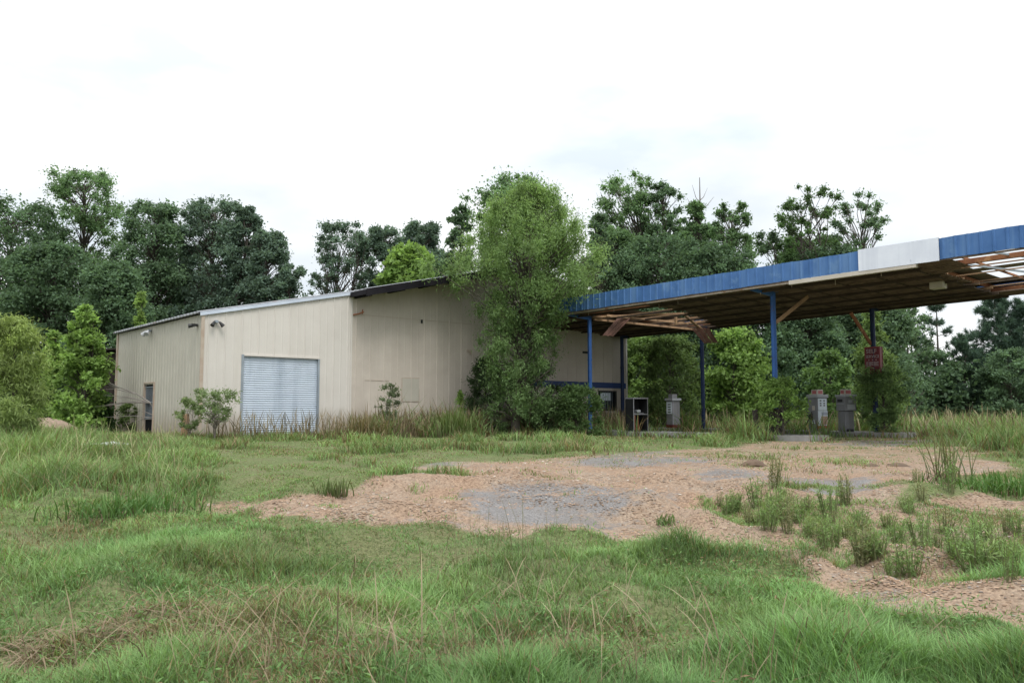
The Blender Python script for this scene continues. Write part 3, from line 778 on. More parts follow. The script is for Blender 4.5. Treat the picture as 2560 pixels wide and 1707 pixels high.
for name, label, cat, xd, topd, d, wd, col, kw in TREES:
    kw = dict(kw)
    if kw.get('group') == 'x': kw['group'] = BACK
    tree(name, label, cat, xd, topd, d, wd, col, **kw)

# dead twiggy tops
def bare_tree(name, label, cat, loc, segs, mat='deadwood'):
    root = thing(name, label, cat, loc)
    mb = MB('W')
    for pts, r in segs: mb.tube(pts, [r * (1 - .75 * i / (len(pts) - 1)) for i in range(len(pts))], 5)
    mb.build('branches', M[mat], root)
    return root
dx_, dd_, dz_ = at_depth(1608, 470, 52.4)
sg = [([(dx_, dd_, 0), (dx_ + .1, dd_, dz_ * .5), (dx_, dd_, dz_), at_depth(1607, 408, 52.4)], .10)]
for a, b, c in ((468,1590,425), (460,1625,432), (480,1640,452), (488,1578,455)):
    p = Vector(at_depth(1608, a, 52.4)); q = Vector(at_depth(b, c, 52.4)); sg.append(([p, p.lerp(q, .5) + Vector((0, .1, -.18)), q], .035))
bare_tree('dead_tree', 'bare dead grey tree with twigs above the crowns over the canopy', 'dead tree', (dx_, dd_, 0), sg)

def pine(label, xd, topd, d, wd, n_whorl, dens, seed, col=(.085,.140,.105)):
    rng = np.random.default_rng(seed)
    bx, _, top = at_depth(xd, topd, d); w = wd * (2560/2352) / 2047 * d
    root = thing('pine_tree', label, 'pine tree', (bx, d, 0), 'pines at the right')
    o = Vector(root.location); mb = MB('W')
    mb.tube([o + Vector((rng.normal(0, .05), 0, top * i / 6)) for i in range(7)], [.16 * (1 - .9 * i / 6) for i in range(7)], 6)
    P, Dr = [], []
    for k in range(n_whorl):
        t = .12 + .88 * (k + rng.random() * .5) / n_whorl
        L = w / 2 * (1.05 - t) ** .7 * (.7 + .5 * rng.random()) + .15
        for j in range(rng.integers(3, 6)):
            a = rng.random() * 6.283
            end = o + Vector((math.cos(a) * L, math.sin(a) * L, top * t + L * (.25 + .3 * rng.random())))
            st = o + Vector((0, 0, top * t - .1)); mid = st.lerp(end, .55) + Vector((0, 0, -.08 * L))
            mb.tube([st, mid, end], [.05 * (1.1 - t), .03 * (1.1 - t), .012], 4, False)
            for f in np.linspace(.4, 1, dens):
                for q in range(2):
                    c = st.lerp(mid, min(f * 2, 1)) if f < .5 else mid.lerp(end, (f - .5) * 2)
                    c = c + Vector(rng.normal(0, .16, 3)) * (L * .4 + .3); n = 26
                    dv = rng.normal(0, 1, (n, 3)) + np.array([[math.cos(a) * .8, math.sin(a) * .8, .7]])
                    P.append(np.repeat(np.array(c - o)[None], n, 0)); Dr.append(dv / np.linalg.norm(dv, axis=1, keepdims=True))
    mb.build('trunk', M['bark'], root)
    P = np.concatenate(P); Dv = np.concatenate(Dr); n = len(P)
    sd = np.cross(Dv, rng.normal(0, 1, (n, 3))); sd /= np.linalg.norm(sd, axis=1, keepdims=True)
    L = (.26 + .16 * rng.random((n, 1)))
    v = np.stack([P - sd * .024, P + sd * .024, P + Dv * L], 1).reshape(-1, 3)
    c = np.array(col)[None] * (.7 + .7 * rng.random((n, 1)))
    add('crown', np_mesh('crown', v, None, np.arange(n * 3).reshape(-1, 3), np.repeat(c, 3, 0), LEAF), root)
pine('thin open pine under the outer end of the canopy', 2150, 690, 60, 115, 9, 4, 11)
pine('dense tall pine at the right below the canopy skeleton', 2285, 672, 58, 165, 20, 8, 12)
pine('pine leaning into the right edge of the photo', 2355, 690, 57, 150, 17, 7, 13)
pine('short pine between the thin one and the dense tall one', 2215, 770, 57, 130, 14, 7, 14)
pine('slim pine between the dense tall one and the photo edge', 2318, 735, 60, 120, 14, 7, 16)
pine('pine half hidden behind the red sign bush', 2090, 735, 62, 110, 10, 5, 15)

# undergrowth that closes the foot of the wood
def under(n):
    px = np.concatenate([-52 + 28 * R.random(n // 3), -16 + 66 * R.random(n - n // 3)]); n = len(px)
    py = np.where(px < -14, 44 + 14 * R.random(n), 50 + 18 * R.random(n)) + (px > 20) * 4
    hmax = 2.2 + 3.6 * fbm(px * .25, py * .1, 3)
    pz = hmax * R.random(n) ** .8
    p = np.stack([px, py, pz], 1)
    nr = R.normal(0, 1, (n, 3)) + np.array([[0, -.4, .7]])
    c = np.array((.090,.150,.080))[None] * (.6 + .9 * fbm(px * .8, pz * .8 + py, 2))[:, None] * (.7 + .6 * R.random((n, 1)))
    v, q, cc = leaf_cloud(p, nr, np.full(n, .30), .6, c)
    return v, q, np.zeros((0, 3), int), cc
stuff('undergrowth', [under(80000)], LEAF, 'dark tangled undergrowth along the foot of the wood', 'undergrowth')

# ------------------------------------------------------------------ shed building
shed = thing('metal_shed', 'long tan metal workshop with a white roll-up door and low gable roof', 'building', W(10, 4, 0))
DEPTH = 9.2
def top_front(s):
    if s <= 5.4: return 4.02 + .214 * s
    if s <= 12.9: return 5.12 + .232 * (s - 5.4)
    return 5.12 + .232 * (20.4 - s)
def ribs(a, b, period, w=.05, off=.022, phase=.1, alt=1.0):
    pts = [(a, 0)]; k = a + phase; i = 0
    while k < b - w * 2:
        o = off * (alt if i % 2 else 1); i += 1
        pts += [(k, 0), (k + w * .35, o), (k + w, o), (k + w * 1.35, 0)]
        k += period
    pts.append((b, 0)); return pts
def ribbed(mb, prof, zt, place, openings=(), z0=0.0):
    br = sorted(set([round(p[0], 4) for p in prof] + [round(e, 4) for o in openings for e in o[:2]]))
    def off(s):
        for (a, oa), (b, ob) in zip(prof, prof[1:]):
            if a - 1e-6 <= s <= b + 1e-6: return oa if b - a < 1e-9 else oa + (ob - oa) * (s - a) / (b - a)
        return 0
    for a, b in zip(br, br[1:]):
        if b - a < 1e-5: continue
        m = (a + b) / 2; spans = [(z0, None)]
        for (s0, s1, oz0, oz1) in openings:
            if s0 - 1e-4 < m < s1 + 1e-4: spans = ([(z0, oz0)] if oz0 > z0 else []) + [(oz1, None)]
        for lo, hi in spans:
            mb.face(place(a, off(a), lo), place(b, off(b), lo), place(b, off(b), hi if hi is not None else zt(b)), place(a, off(a), hi if hi is not None else zt(a)))
front = lambda s, o, z: (s, -o, z)
side = lambda t, o, z: (-o, t, z)
DOOR = (1.38, 4.07, 0.0, 2.72); WIN = (18.43, 19.60, .95, 1.79); SDOOR = (4.50, 5.55, 0.0, 1.86)
mb = MB(); ribbed(mb, ribs(0.06, 5.36, .28, .045, .022, .1, .3), top_front, front, [DOOR]); mb.build('wall', M['wall_pale'], shed)
mb = MB(); ribbed(mb, ribs(5.36, 20.38, .30, .035, .019, .2, .25), top_front, front, [WIN]); mb.build('wall', M['wall_tan'], shed)
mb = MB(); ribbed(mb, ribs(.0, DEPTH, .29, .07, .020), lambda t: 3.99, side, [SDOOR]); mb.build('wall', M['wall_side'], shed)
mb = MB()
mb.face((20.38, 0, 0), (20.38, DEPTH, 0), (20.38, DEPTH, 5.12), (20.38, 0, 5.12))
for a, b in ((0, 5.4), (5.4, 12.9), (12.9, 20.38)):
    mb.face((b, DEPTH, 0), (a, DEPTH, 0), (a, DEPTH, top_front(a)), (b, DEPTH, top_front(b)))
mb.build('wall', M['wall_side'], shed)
# corner trims
mb = MB(); mb.box((-.045, -.04, 0), (.06, .0, 4.0)); mb.build('corner_trim', M['rust_trim'], shed)
mb = MB(); mb.box((-.05, DEPTH - .12, 0), (-.001, DEPTH + .03, 3.98)); mb.build('corner_trim', M['rust_trim'], shed)
mb = MB(); mb.box((5.34, -.03, 0), (5.40, -.002, 5.05)); mb.build('seam_trim', M['wall_pale'], shed)
mb = MB(); mb.box((20.30, -.035, 0), (20.42, .06, 4.9)); mb.build('corner_trim', M['wall_pale'], shed)
# roofs
def roof_sheet(s0, s1, z0, z1, t0, t1, th=.05, period=.3):
    mb = MB(); n = int((t1 - t0) / period); prev = None
    for i in range(n * 2 + 1):
        t = t0 + (t1 - t0) * i / (n * 2); o = .035 if i % 2 else 0
        cur = t, o
        if prev:
            mb.face((s0, prev[0], z0 + prev[1]), (s1, prev[0], z1 + prev[1]), (s1, t, z1 + o), (s0, t, z0 + o))
            mb.face((s0, t, z0 - th + o), (s1, t, z1 - th + o), (s1, prev[0], z1 - th + prev[1]), (s0, prev[0], z0 - th + prev[1]))
            mb.face((s0, prev[0], z0 + prev[1]), (s0, t, z0 + o), (s0, t, z0 - th + o), (s0, prev[0], z0 - th + prev[1]))
            mb.face((s1, t, z1 + o), (s1, prev[0], z1 + prev[1]), (s1, prev[0], z1 - th + prev[1]), (s1, t, z1 - th + o))
        prev = cur
    return mb
roof_sheet(-.16, 5.40, 4.02 - .034 + .06, 5.176 + .06, -.05, DEPTH + .1).build('roof', M['roof'], shed)
OV = 1.15
r1 = roof_sheet(5.30, 12.92, 5.12 - .023 + .10, 6.86 + .10, -OV, DEPTH + .1); r1.build('roof', M['roof'], shed)
r2 = roof_sheet(12.921, 20.62, 6.86 + .10, 5.12 - .05 + .10, -OV, DEPTH + .1); r2.build('roof', M['roof'], shed)
mb = MB()
mb.hexa(((-.10,-.075,3.93),(5.30,-.075,5.085),(5.30,-.051,5.085),(-.10,-.051,3.93)), ((-.10,-.075,4.045),(5.30,-.075,5.20),(5.30,-.051,5.20),(-.10,-.051,4.045)))
mb.build('rake_trim', M['white_trim'], shed)
mb = MB()
for (sa, za), (sb, zb) in (((5.28,5.09),(12.92,6.86)), ((12.921,6.86),(20.6,5.08))):
    mb.hexa(((sa,-OV-.03,za-.15),(sb,-OV-.03,zb-.15),(sb,-OV+.0,zb-.15),(sa,-OV+.0,za-.15)), ((sa,-OV-.03,za+.115),(sb,-OV-.03,zb+.115),(sb,-OV-.001,zb+.115),(sa,-OV-.001,za+.115)))
mb.box((5.26, -OV, 5.0), (5.30, -.08, 5.17))
mb.build('rake_board', M['dark_trim'], shed)
for s in (5.5, 6.9, 8.3, 9.7, 11.1, 12.5, 14.2, 15.8, 17.4):
    z = top_front(s) + .03
    mb = MB(); mb.box((s - .04, -OV + .02, z - .20), (s + .04, -.01, z - .002)); mb.build('purlin', M['dark_trim'], shed)
# underside of the overhang
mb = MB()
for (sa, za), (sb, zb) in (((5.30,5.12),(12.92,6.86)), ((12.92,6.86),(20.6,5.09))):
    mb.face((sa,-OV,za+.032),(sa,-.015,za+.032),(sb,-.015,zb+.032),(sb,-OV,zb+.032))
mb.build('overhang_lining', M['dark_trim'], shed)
# roll-up door
mb = MB(); n = 36; z0, z1 = .03, 2.70
for i in range(n):
    a = z0 + (z1 - z0) * i / n; b = z0 + (z1 - z0) * (i + 1) / n; h = b - a
    ys = [(a, .075), (a + h*.16, .055), (a + h*.42, .040), (a + h*.70, .044), (b - h*.02, .058), (b, .075)]
    for (p, yo), (q, yo2) in zip(ys, ys[1:]):
        mb.face((1.385, yo, p), (4.065, yo, p), (4.065, yo2, q), (1.385, yo2, q))
rd = mb.build('rollup_door', M['door'], shed)
mb = MB(); mb.box((1.30, -.035, 0), (1.385, .08, 2.76)); mb.build('door_jamb', M['bars'], rd)
mb = MB(); mb.box((4.065, -.035, 0), (4.13, .08, 2.72)); mb.build('door_jamb', M['bars'], rd)
mb = MB(); mb.box((1.386, -.04, 2.715), (4.14, .10, 2.77)); mb.build('door_header', M['wall_pale'], rd)
mb = MB(); mb.box((1.4, .03, .0), (4.05, .07, .05)); mb.build('bottom_bar', M['bars'], rd)
# barred side door
mb = MB(); mb.box((.06, 4.5, 0), (.10, 5.55, 1.86)); sd = mb.build('security_door', M['darkdoor'], shed)
mb = MB()
for k in range(8): mb.box((.012, 4.60 + k * .12, .62), (.025, 4.615 + k * .12, 1.76))
for z in (.60, 1.2, 1.76): mb.box((.002, 4.53, z), (.022, 5.52, z + .03))
mb.build('door_bars', M['bars'], sd)
mb = MB(); mb.box((.03, 4.66, .66), (.058, 5.40, 1.70)); mb.build('door_panel', M['darkdoor'], sd)
mb = MB(); mb.box((-.04, 4.43, 0), (.06, 4.498, 1.92)); mb.box((-.04, 5.552, 0), (.06, 5.62, 1.92)); mb.box((-.042, 4.425, 1.90), (.062, 5.625, 1.95))
mb.build('door_frame', M['rust_trim'], sd)
# office window
mb = MB(); mb.box((18.43, .08, .95), (19.6, .10, 1.79)); wn = mb.build('window', M['glass'], shed)
mb = MB()
for a, b in (((18.38,-.02,.90),(19.65,.06,.948)), ((18.38,-.02,1.792),(19.65,.06,1.84)), ((18.38,-.018,.95),(18.44,.058,1.79)), ((19.52,-.018,.95),(19.65,.058,1.79))): mb.box(a, b)
mb.build('window_frame', M['black'], wn)
mb = MB()
for k in range(8): mb.box((18.56 + k * .115, .02, .96), (18.575 + k * .115, .035, 1.78))
mb.build('window_bars', M['bars'], wn)
mb = MB(); mb.box((18.60, .055, 1.38), (19.32, .075, 1.74)); mb.build('window_blind', M['face'], wn)
mb = MB(); mb.box((12.45, -.034, 1.96), (20.43, -.014, 2.22)); mb.box((20.383, -.01, 1.96), (20.44, 2.0, 2.22)); mb.build('wall_stripe', M['stripe'], shed)
# patches, seam, lights
mb = MB()
mb.box((5.75, -.016, 4.40), (10.9, -.0125, 4.418)); mb.build('wall_seam', M['rust_trim'], shed)
mb = MB()
for a, b in (((7.55,-.017,1.26),(7.58,-.0125,2.16)), ((7.58,-.017,2.14),(8.36,-.0125,2.165)), ((8.34,-.017,1.26),(8.36,-.0125,1.75)), ((7.58,-.017,1.25),(8.34,-.0125,1.27)), ((5.95,-.017,2.02),(7.0,-.0125,2.035))):
    mb = MB(); mb.box(a, b); mb.build('patch_edge', M['rust_trim'], shed)
mb = MB(); mb.box((7.582, -.0155, 1.272), (8.338, -.0125, 2.138)); mb.build('patch_panel', M['wall_side'], shed)
def floodlight(s, t, z, dirs, heads='greyl', k=1.0):
    mb = MB(); mb.box((s - .05, t - .05, z), (s + .05, t + .05, z + .08)); fl = mb.build('floodlight', M['bars'], shed)
    for (dx, dy) in dirs:
        mb = MB(); c = Vector((s + dx, t + dy, z + .02))
        mb.tube([(s, t, z + .04), tuple(c)], .02, 6); e = c + Vector((dx, dy, -.12)) * 1.1
        mb.tube([tuple(c), tuple(c.lerp(e, .6)), tuple(e)], [.04*k, .07*k, .09*k], 10); mb.build('lamp_head', M[heads], fl)
floodlight(.42, -.06, 3.74, ((-.08, -.05), (.09, -.05)), 'black', .8)
floodlight(-.08, 5.0, 3.78, ((-.08, .10), (-.08, -.10)))
mb = MB(); mb.box((-.22, .32, 3.62), (-.03, .40, 3.70)); mb.tube([(-.12,.36,3.66),(-.30,.42,3.62)], [.05,.07], 8); mb.build('security_camera', M['black'], shed)
mb = MB(); mb.tube([(5.42,-.03,4.38),(5.6,-.10,4.42),(5.78,-.16,4.50)], .03, 6); mb.tube([(5.75,-.12,4.42),(5.75,-.14,4.6)], .02, 6); mb.build('broken_bracket', M['rust'], shed)
mb = MB(); mb.box((8.40, -.03, 4.28), (8.48, -.0125, 4.42)); mb.build('wall_socket', M['black'], shed)
mb = MB(); mb.box((17.35, -.06, 3.52), (17.85, -.015, 3.62)); mb.build('wall_lamp', M['black'], shed)
mb = MB(); mb.box((10.65, -.04, 3.28), (10.85, -.0125, 3.38)); mb.box((10.8, -.05, 3.18), (10.88, -.0125, 3.34)); mb.build('wall_bracket', M['rust_trim'], shed)
mb = MB(); mb.box((0, 0, -.2), (20.4, DEPTH, .06)); mb.build('floor_slab', M['concrete'], shed)

# dark lean-to behind the far corner
ds = thing('board_lean_to', 'dark board lean-to behind the far left corner of the shed', 'lean-to', W(-.2, 10.4, 0))
mb = MB(); mb.box((-.55, 9.6, 0), (2.6, 11.8, 3.3)); mb.build('wall', M['darkboard'], ds)
mb = MB(); mb.hexa(((-.7,9.4,3.32),(2.8,9.4,3.6),(2.8,12,3.6),(-.7,12,3.32)), ((-.7,9.4,3.38),(2.8,9.4,3.66),(2.8,12,3.66),(-.7,12,3.38))); mb.build('roof', M['darkboard'], ds)

# ------------------------------------------------------------------ canopy
can = thing('pump_canopy', 'long blue-edged fuel canopy on blue posts with a missing soffit', 'canopy', W(16.5, -10, 0))
TEND = -27.0; SN, SF = 12.6, 20.5
zn = lambda t: 4.65 - .011 * t          # near edge underside, rises away from the shed
zf = lambda t: 4.45 - .016 * t
def zc(s, t): k = (s - SN) / (SF - SN); return zn(t) * (1 - k) + zf(t) * k
FH = .55
def fascia(t0, t1, so, mat, sgn=-1, label=None, rib=True, extra=0.0, per=.3):
    mb = MB(); a = -t0; b = -t1
    prof = ribs(a, b, per, .06, .022, .05) if rib else [(a, extra), (b, extra)]
    wob = lambda p: .006 * math.sin(p * 2.1) + .006 * math.sin(p * 5.3 + 1)
    for (p, o1), (q, o2) in zip(prof, prof[1:]):
        if q - p < 1e-6: continue
        zb1 = (zn if sgn < 0 else zf)(-p) + wob(p); zb2 = (zn if sgn < 0 else zf)(-q) + wob(q)
        mb.face((so + sgn*o1, -p, zb1 - extra), (so + sgn*o2, -q, zb2 - extra), (so + sgn*o2, -q, zb2 + FH + extra), (so + sgn*o1, -p, zb1 + FH + extra))
        i = so - sgn * .05
        mb.face((i, -p, zb1 - extra), (i, -p, zb1 + FH), (i, -q, zb2 + FH), (i, -q, zb2 - extra))
        mb.face((so + sgn*o1, -p, zb1 + FH + extra), (so + sgn*o2, -q, zb2 + FH + extra), (i, -q, zb2 + FH), (i, -p, zb1 + FH))
    return mb.build('fascia', mat, can, label=label)
fascia(.0, -15.35, SN, M['blue']); fascia(-17.5, TEND, SN, M['blue'])
fascia(-15.35, -17.5, SN, M['white_panel'], label='blank white fascia panel', rib=False, extra=.03)
fascia(.0, TEND, SF, M['blue'], +1)
mb = MB(); mb.hexa(((SN-.01, TEND, zn(TEND)), (SF, TEND, zf(TEND)), (SF, TEND+.05, zf(TEND)), (SN-.01, TEND+.05, zn(TEND))),
                   ((SN-.01, TEND, zn(TEND)+FH), (SF, TEND, zf(TEND)+FH), (SF, TEND+.05, zf(TEND)+FH), (SN-.01, TEND+.05, zn(TEND)+FH)))
mb.build('fascia', M['blue'], can)
def hole_l(s, t): return 13.5 < s < 19.9 and (-7.2 < t < -3.9) and t < -3.9 - max(0, (s - 17.5)) * .25 and t > -7.2 + max(0, (s - 15.5)) * .38
def hole_r(s, t): return 13.0 < s < 19.1 and t < float(np.interp(s, [13, 14.5, 14.7, 19.1], [-17.7, -17.5, -16.8, -16.5])) and not (17.0 < s < 17.5)
# soffit: ribbed metal pans spanning lengthwise, some gone
mb = MB(); ds_, dt_ = .2633, .3
ns, ntt = int(round((SF - SN) / ds_)), int(round(-TEND / dt_))
for i in range(ns):
    for j in range(ntt):
        s0 = SN + .03 + i * ds_; s1 = s0 + ds_; t0 = -j * dt_; t1 = t0 - dt_
        if s1 > SF - .02: s1 = SF - .02
        sm, tm = (s0 + s1) / 2, (t0 + t1) / 2
        if hole_l(sm, tm) or hole_r(sm, tm): continue
        o = .0
        zz0 = [zc(s, t) for s, t in ((s0,t0),(s1,t0),(s1,t1),(s0,t1))]
        mb.face((s0,t0,zz0[0]), (s0,t1,zz0[3]), (s1,t1,zz0[2]), (s1,t0,zz0[1]))
        mb.face((s0,t0,zz0[0]-.035), (s0,t1,zz0[3]-.035), (s0+.03,t1,zz0[3]-.035), (s0+.03,t0,zz0[0]-.035))
        mb.face((s0,t0,zz0[0]-.035), (s0,t0,zz0[0]), (s0,t1,zz0[3]), (s0,t1,zz0[3]-.035))
        mb.face((s0+.03,t0,zz0[0]-.035), (s0+.03,t1,zz0[3]-.035), (s0+.03,t1,zz0[3]), (s0+.03,t0,zz0[0]))
mb.build('soffit', M['soffit'], can)
# roof deck, with the same gaps
mb = MB(); step = .6
for i in range(int((SF - SN) / step) + 1):
    for j in range(int(-TEND / step)):
        s0 = SN + .06 + i * step; s1 = min(s0 + step, SF - .06); t0 = -j * step; t1 = t0 - step
        if s1 <= s0: continue
        sm, tm = (s0+s1)/2, (t0+t1)/2
        if hole_l(sm, tm) and not (15.2 < sm < 15.9): continue
        if hole_r(sm, tm): continue
        zz = [zc(s, t) + .40 for s, t in ((s0,t0),(s1,t0),(s1,t1),(s0,t1))]
        mb.face((s0,t0,zz[0]), (s1,t0,zz[1]), (s1,t1,zz[2]), (s0,t1,zz[3]))
mb.build('roof_deck', M['deck'], can)
# steel: two long beams, cross joists, purlins
for s in (14.0, 19.6):
    mb = MB()
    mb.bar((s, -.1, zc(s,0) + .10), (s, TEND + .1, zc(s,TEND) + .10), .14, .13); mb.build('main_beam', M['rust'], can)
for k in range(22):
    t = -.7 - k * 1.2
    if (t < -16.5 and k % 2) or -7 < t < -4: continue
    jh = .06 if t < -16.5 else .14
    mb = MB(); mb.bar((SN + .1, t, zc(SN, t) + .26), (SF - .1, t, zc(SF, t) + .26), .05, jh)
    mb.build('joist', M['rust' if k % 3 else 'oldwood'], can)
for s in (13.1, 15.2, 16.4, 17.6, 18.7, 20.2):
    mb = MB(); mb.bar((s, -.1, zc(s,0) + .055), (s, -16.7, zc(s,-16.7) + .055), .05, .08); mb.build('purlin', M['oldwood'], can)
for s in (14.6, 15.8, 17.2, 18.5):
    mb = MB(); mb.bar((s, -16.7, zc(s,-16.7) + .06), (s, TEND + .1, zc(s,TEND) + .06), .04, .035); mb.build('purlin', M['oldwood'], can)
for s in (13.35, 14.65, 15.9, 17.2, 18.45, 19.2, 20.1):
    mb = MB(); mb.bar((s, -.1, zc(s,0) - .075), (s, -16.7, zc(s,-16.7) - .075), .05, .07); mb.build('soffit_rib', M['soffit_rib'], can)
for k in range(14):
    t = -.65 - k * 1.22
    if -7.3 < t < -3.8: continue
    mb = MB(); mb.bar((SN + .1, t, zc(SN, t) - .045), (SF - .1, t, zc(SF, t) - .045), .03, .02); mb.build('soffit_seam', M['soffit_rib'], can)
# broken members at the hole beside the first post
for a, b, w in (((14.05,-3.8,4.62),(16.6,-6.9,4.70),.10), ((14.05,-3.85,4.52),(19.5,-5.1,4.34),.09), ((16.3,-6.5,4.68),(19.55,-5.0,4.40),.10), ((14.3,-4.3,4.66),(17.8,-5.6,4.48),.06), ((16.6,-5.9,4.62),(16.6,-5.9,4.34),.09)):
    mb = MB(); mb.bar(a, b, w, .08); mb.build('broken_joist', M['oldwood'], can)
# cross ties in the bare outer bay
for k in range(7):
    t = -17.0 - k * 1.4
    mb = MB(); mb.bar((13.0, t, zc(13, t) + .13), (17.0, t - 1.2, zc(17, t) + .13), .04, .05); mb.build('cross_tie', M['bars'], can)
# loose sheets hanging from the hole
def sheet(a, b, c, d, n=5):
    mb = MB(); a, b, c, d = map(Vector, (a, b, c, d))
    for k in range(n):
        f0, f1 = k / n, (k + 1) / n; o = Vector((0, 0, .02)) if k % 2 else Vector((0, 0, 0))
        mb.face(tuple(a.lerp(b, f0) + o), tuple(a.lerp(b, f1) + o), tuple(d.lerp(c, f1) + o), tuple(d.lerp(c, f0) + o))
    e = (b - a).normalized() * 0
    return mb
sheet((14.9,-4.3,4.58), (15.25,-4.75,4.60), (14.72,-4.25,3.86), (14.38,-3.98,3.88)).build('loose_sheet', M['redsheet'], can)
sheet((18.7,-5.1,4.36), (19.1,-5.7,4.38), (19.45,-5.9,3.75), (19.15,-5.4,3.74)).build('loose_sheet', M['redsheet'], can)
# gutter below the fascia
mb = MB(); mb.bar((SN + .10, -.2, zn(0) - .03), (SN + .10, -14.3, zn(-14.3) - .03), .12, .10); mb.build('gutter', M['gutter'], can)
mb = MB(); mb.bar((SN + .05, -13.2, zn(-13.2) - .06), (SN + .05, -16.9, zn(-16.9) - .06), .14, .12); mb.build('gutter', M['cream'], can, label='pale loose gutter length below the white panel')
rng = random.Random(4)
for k in range(9):
    t = -4.5 - k * 1.35 - rng.random() * .6
    mb = MB(); s = SN + .25 + rng.random() * .5; z = zc(s, t)
    mb.tube([(s, t, z), (s + .01, t, z - .12 - .10 * rng.random())], .012, 5); mb.build('hanging_strap', M['gutter'], can)
mb = MB(); mb.box((15.75, -16.35, zc(16.1,-16.4) - .24), (16.05, -15.95, zc(16.1,-16.4) - .03)); mb.build('light_box', M['cream'], can, bevel=.02)
# posts
def post(s, t, ztop, r=.085, guard=False, bracket=-1, paint='blue_post'):
    mb = MB(); mb.tube([(s, t, .1), (s, t, ztop)], r, 14); p = mb.build('post', M[paint], can, smooth=False)
    mb = MB(); mb.box((s - .13, t - .13, ztop - .02), (s + .13, t + .13, ztop + .03))
    mb.bar((s, t, ztop - .10), (s + bracket * 1.15, t + .05, zc(s + bracket * 1.15, t) - .03), .10, .12); mb.build('bracket', M[paint], p)
    mb = MB()
    for z in (1.45, 2.9): mb.tube([(s, t, z), (s, t, z + .05)], r + .012, 14)
    mb.tube([(s - .09, t - .05, .3), (s - .09, t - .05, ztop - .3)], .018, 6); mb.build('conduit', M[paint], p)
    if guard:
        mb = MB(); mb.box((s - .17, t - .17, .14), (s + .17, t + .17, .98)); mb.build('post_guard', M['darkboard'], p, bevel=.02)
post(14.0, -3.65, zc(14,-3.65)); post(14.0, -11.8, zc(14,-11.8), guard=True)
post(19.6, -.42, zc(19.6,-.4), bracket=.6, paint='blue_post_shaded'); post(19.6, -4.96, zc(19.6,-5), bracket=.6, paint='blue_post_shaded'); post(19.6, -12.4, zc(19.6,-12.4), bracket=.6, paint='blue_post_shaded')
mb = MB(); mb.bar((14.05,-11.85,3.75), (15.3,-12.3,4.66), .05, .12); mb.build('brace', M['oldwood'], can)
mb = MB(); mb.bar((19.55,-12.35,3.3), (18.6,-12.1,4.40), .07, .10); mb.build('brace', M['rust'], can)
mb = MB(); mb.box((19.75,-12.6,3.0), (19.95,-12.5,3.08)); mb.build('post_lamp', M['black'], can)

# islands
def island(label, s0, s1, t0, t1):
    i = thing('pump_island', label, 'pump island', W((s0+s1)/2, (t0+t1)/2, 0))
    mb = MB(); mb.box((s0, t0, -.1), (s1, t1, .15)); mb.build('slab', M['concrete'], i, bevel=.03)
    mb = MB()
    mb.box((s0 - .03, t0 - .03, -.1), (s0 + .05, t1 + .03, .165)); mb.box((s1 - .05, t0 - .03, -.1), (s1 + .03, t1 + .03, .165)); mb.box((s0+.05, t0-.03, -.1), (s1-.05, t0+.05, .166))
    mb.build('kerb', M['concrete'], i)
island('long concrete pump island under the near row of posts', 13.4, 14.6, -13.2, -2.8)
island('long concrete pump island under the far row of posts', 19.0, 20.2, -13.6, -2.2)

# ------------------------------------------------------------------ pumps
def local(cx, cy, cz, yaw):
    c, s = math.cos(yaw), math.sin(yaw)
    return lambda x, y, z: (cx + x * c - y * s, cy + x * s + y * c, cz + z)
class LB(MB):
    def __init__(s, L): super().__init__('W'); s.L = L
    def vert(s, p): return super().vert(s.L(*p))
    def build(s, *a, **k): return super().build(*a, **k)

def site_at(xd, s):                 # depth where the bearing xd meets the line s = const
    r = ray(xd, 937); k = r[0] / r[1]
    us = k * U[0] + U[1]; cu = -P0[0] * U[0] - P0[1] * U[1]
    d = (s - cu) / us
    return k * d, d
def rot_face(xd, turn):             # yaw that turns the pump corner toward the lot
    r = ray(xd, 937); return math.atan2(-r[0], r[1]) + turn

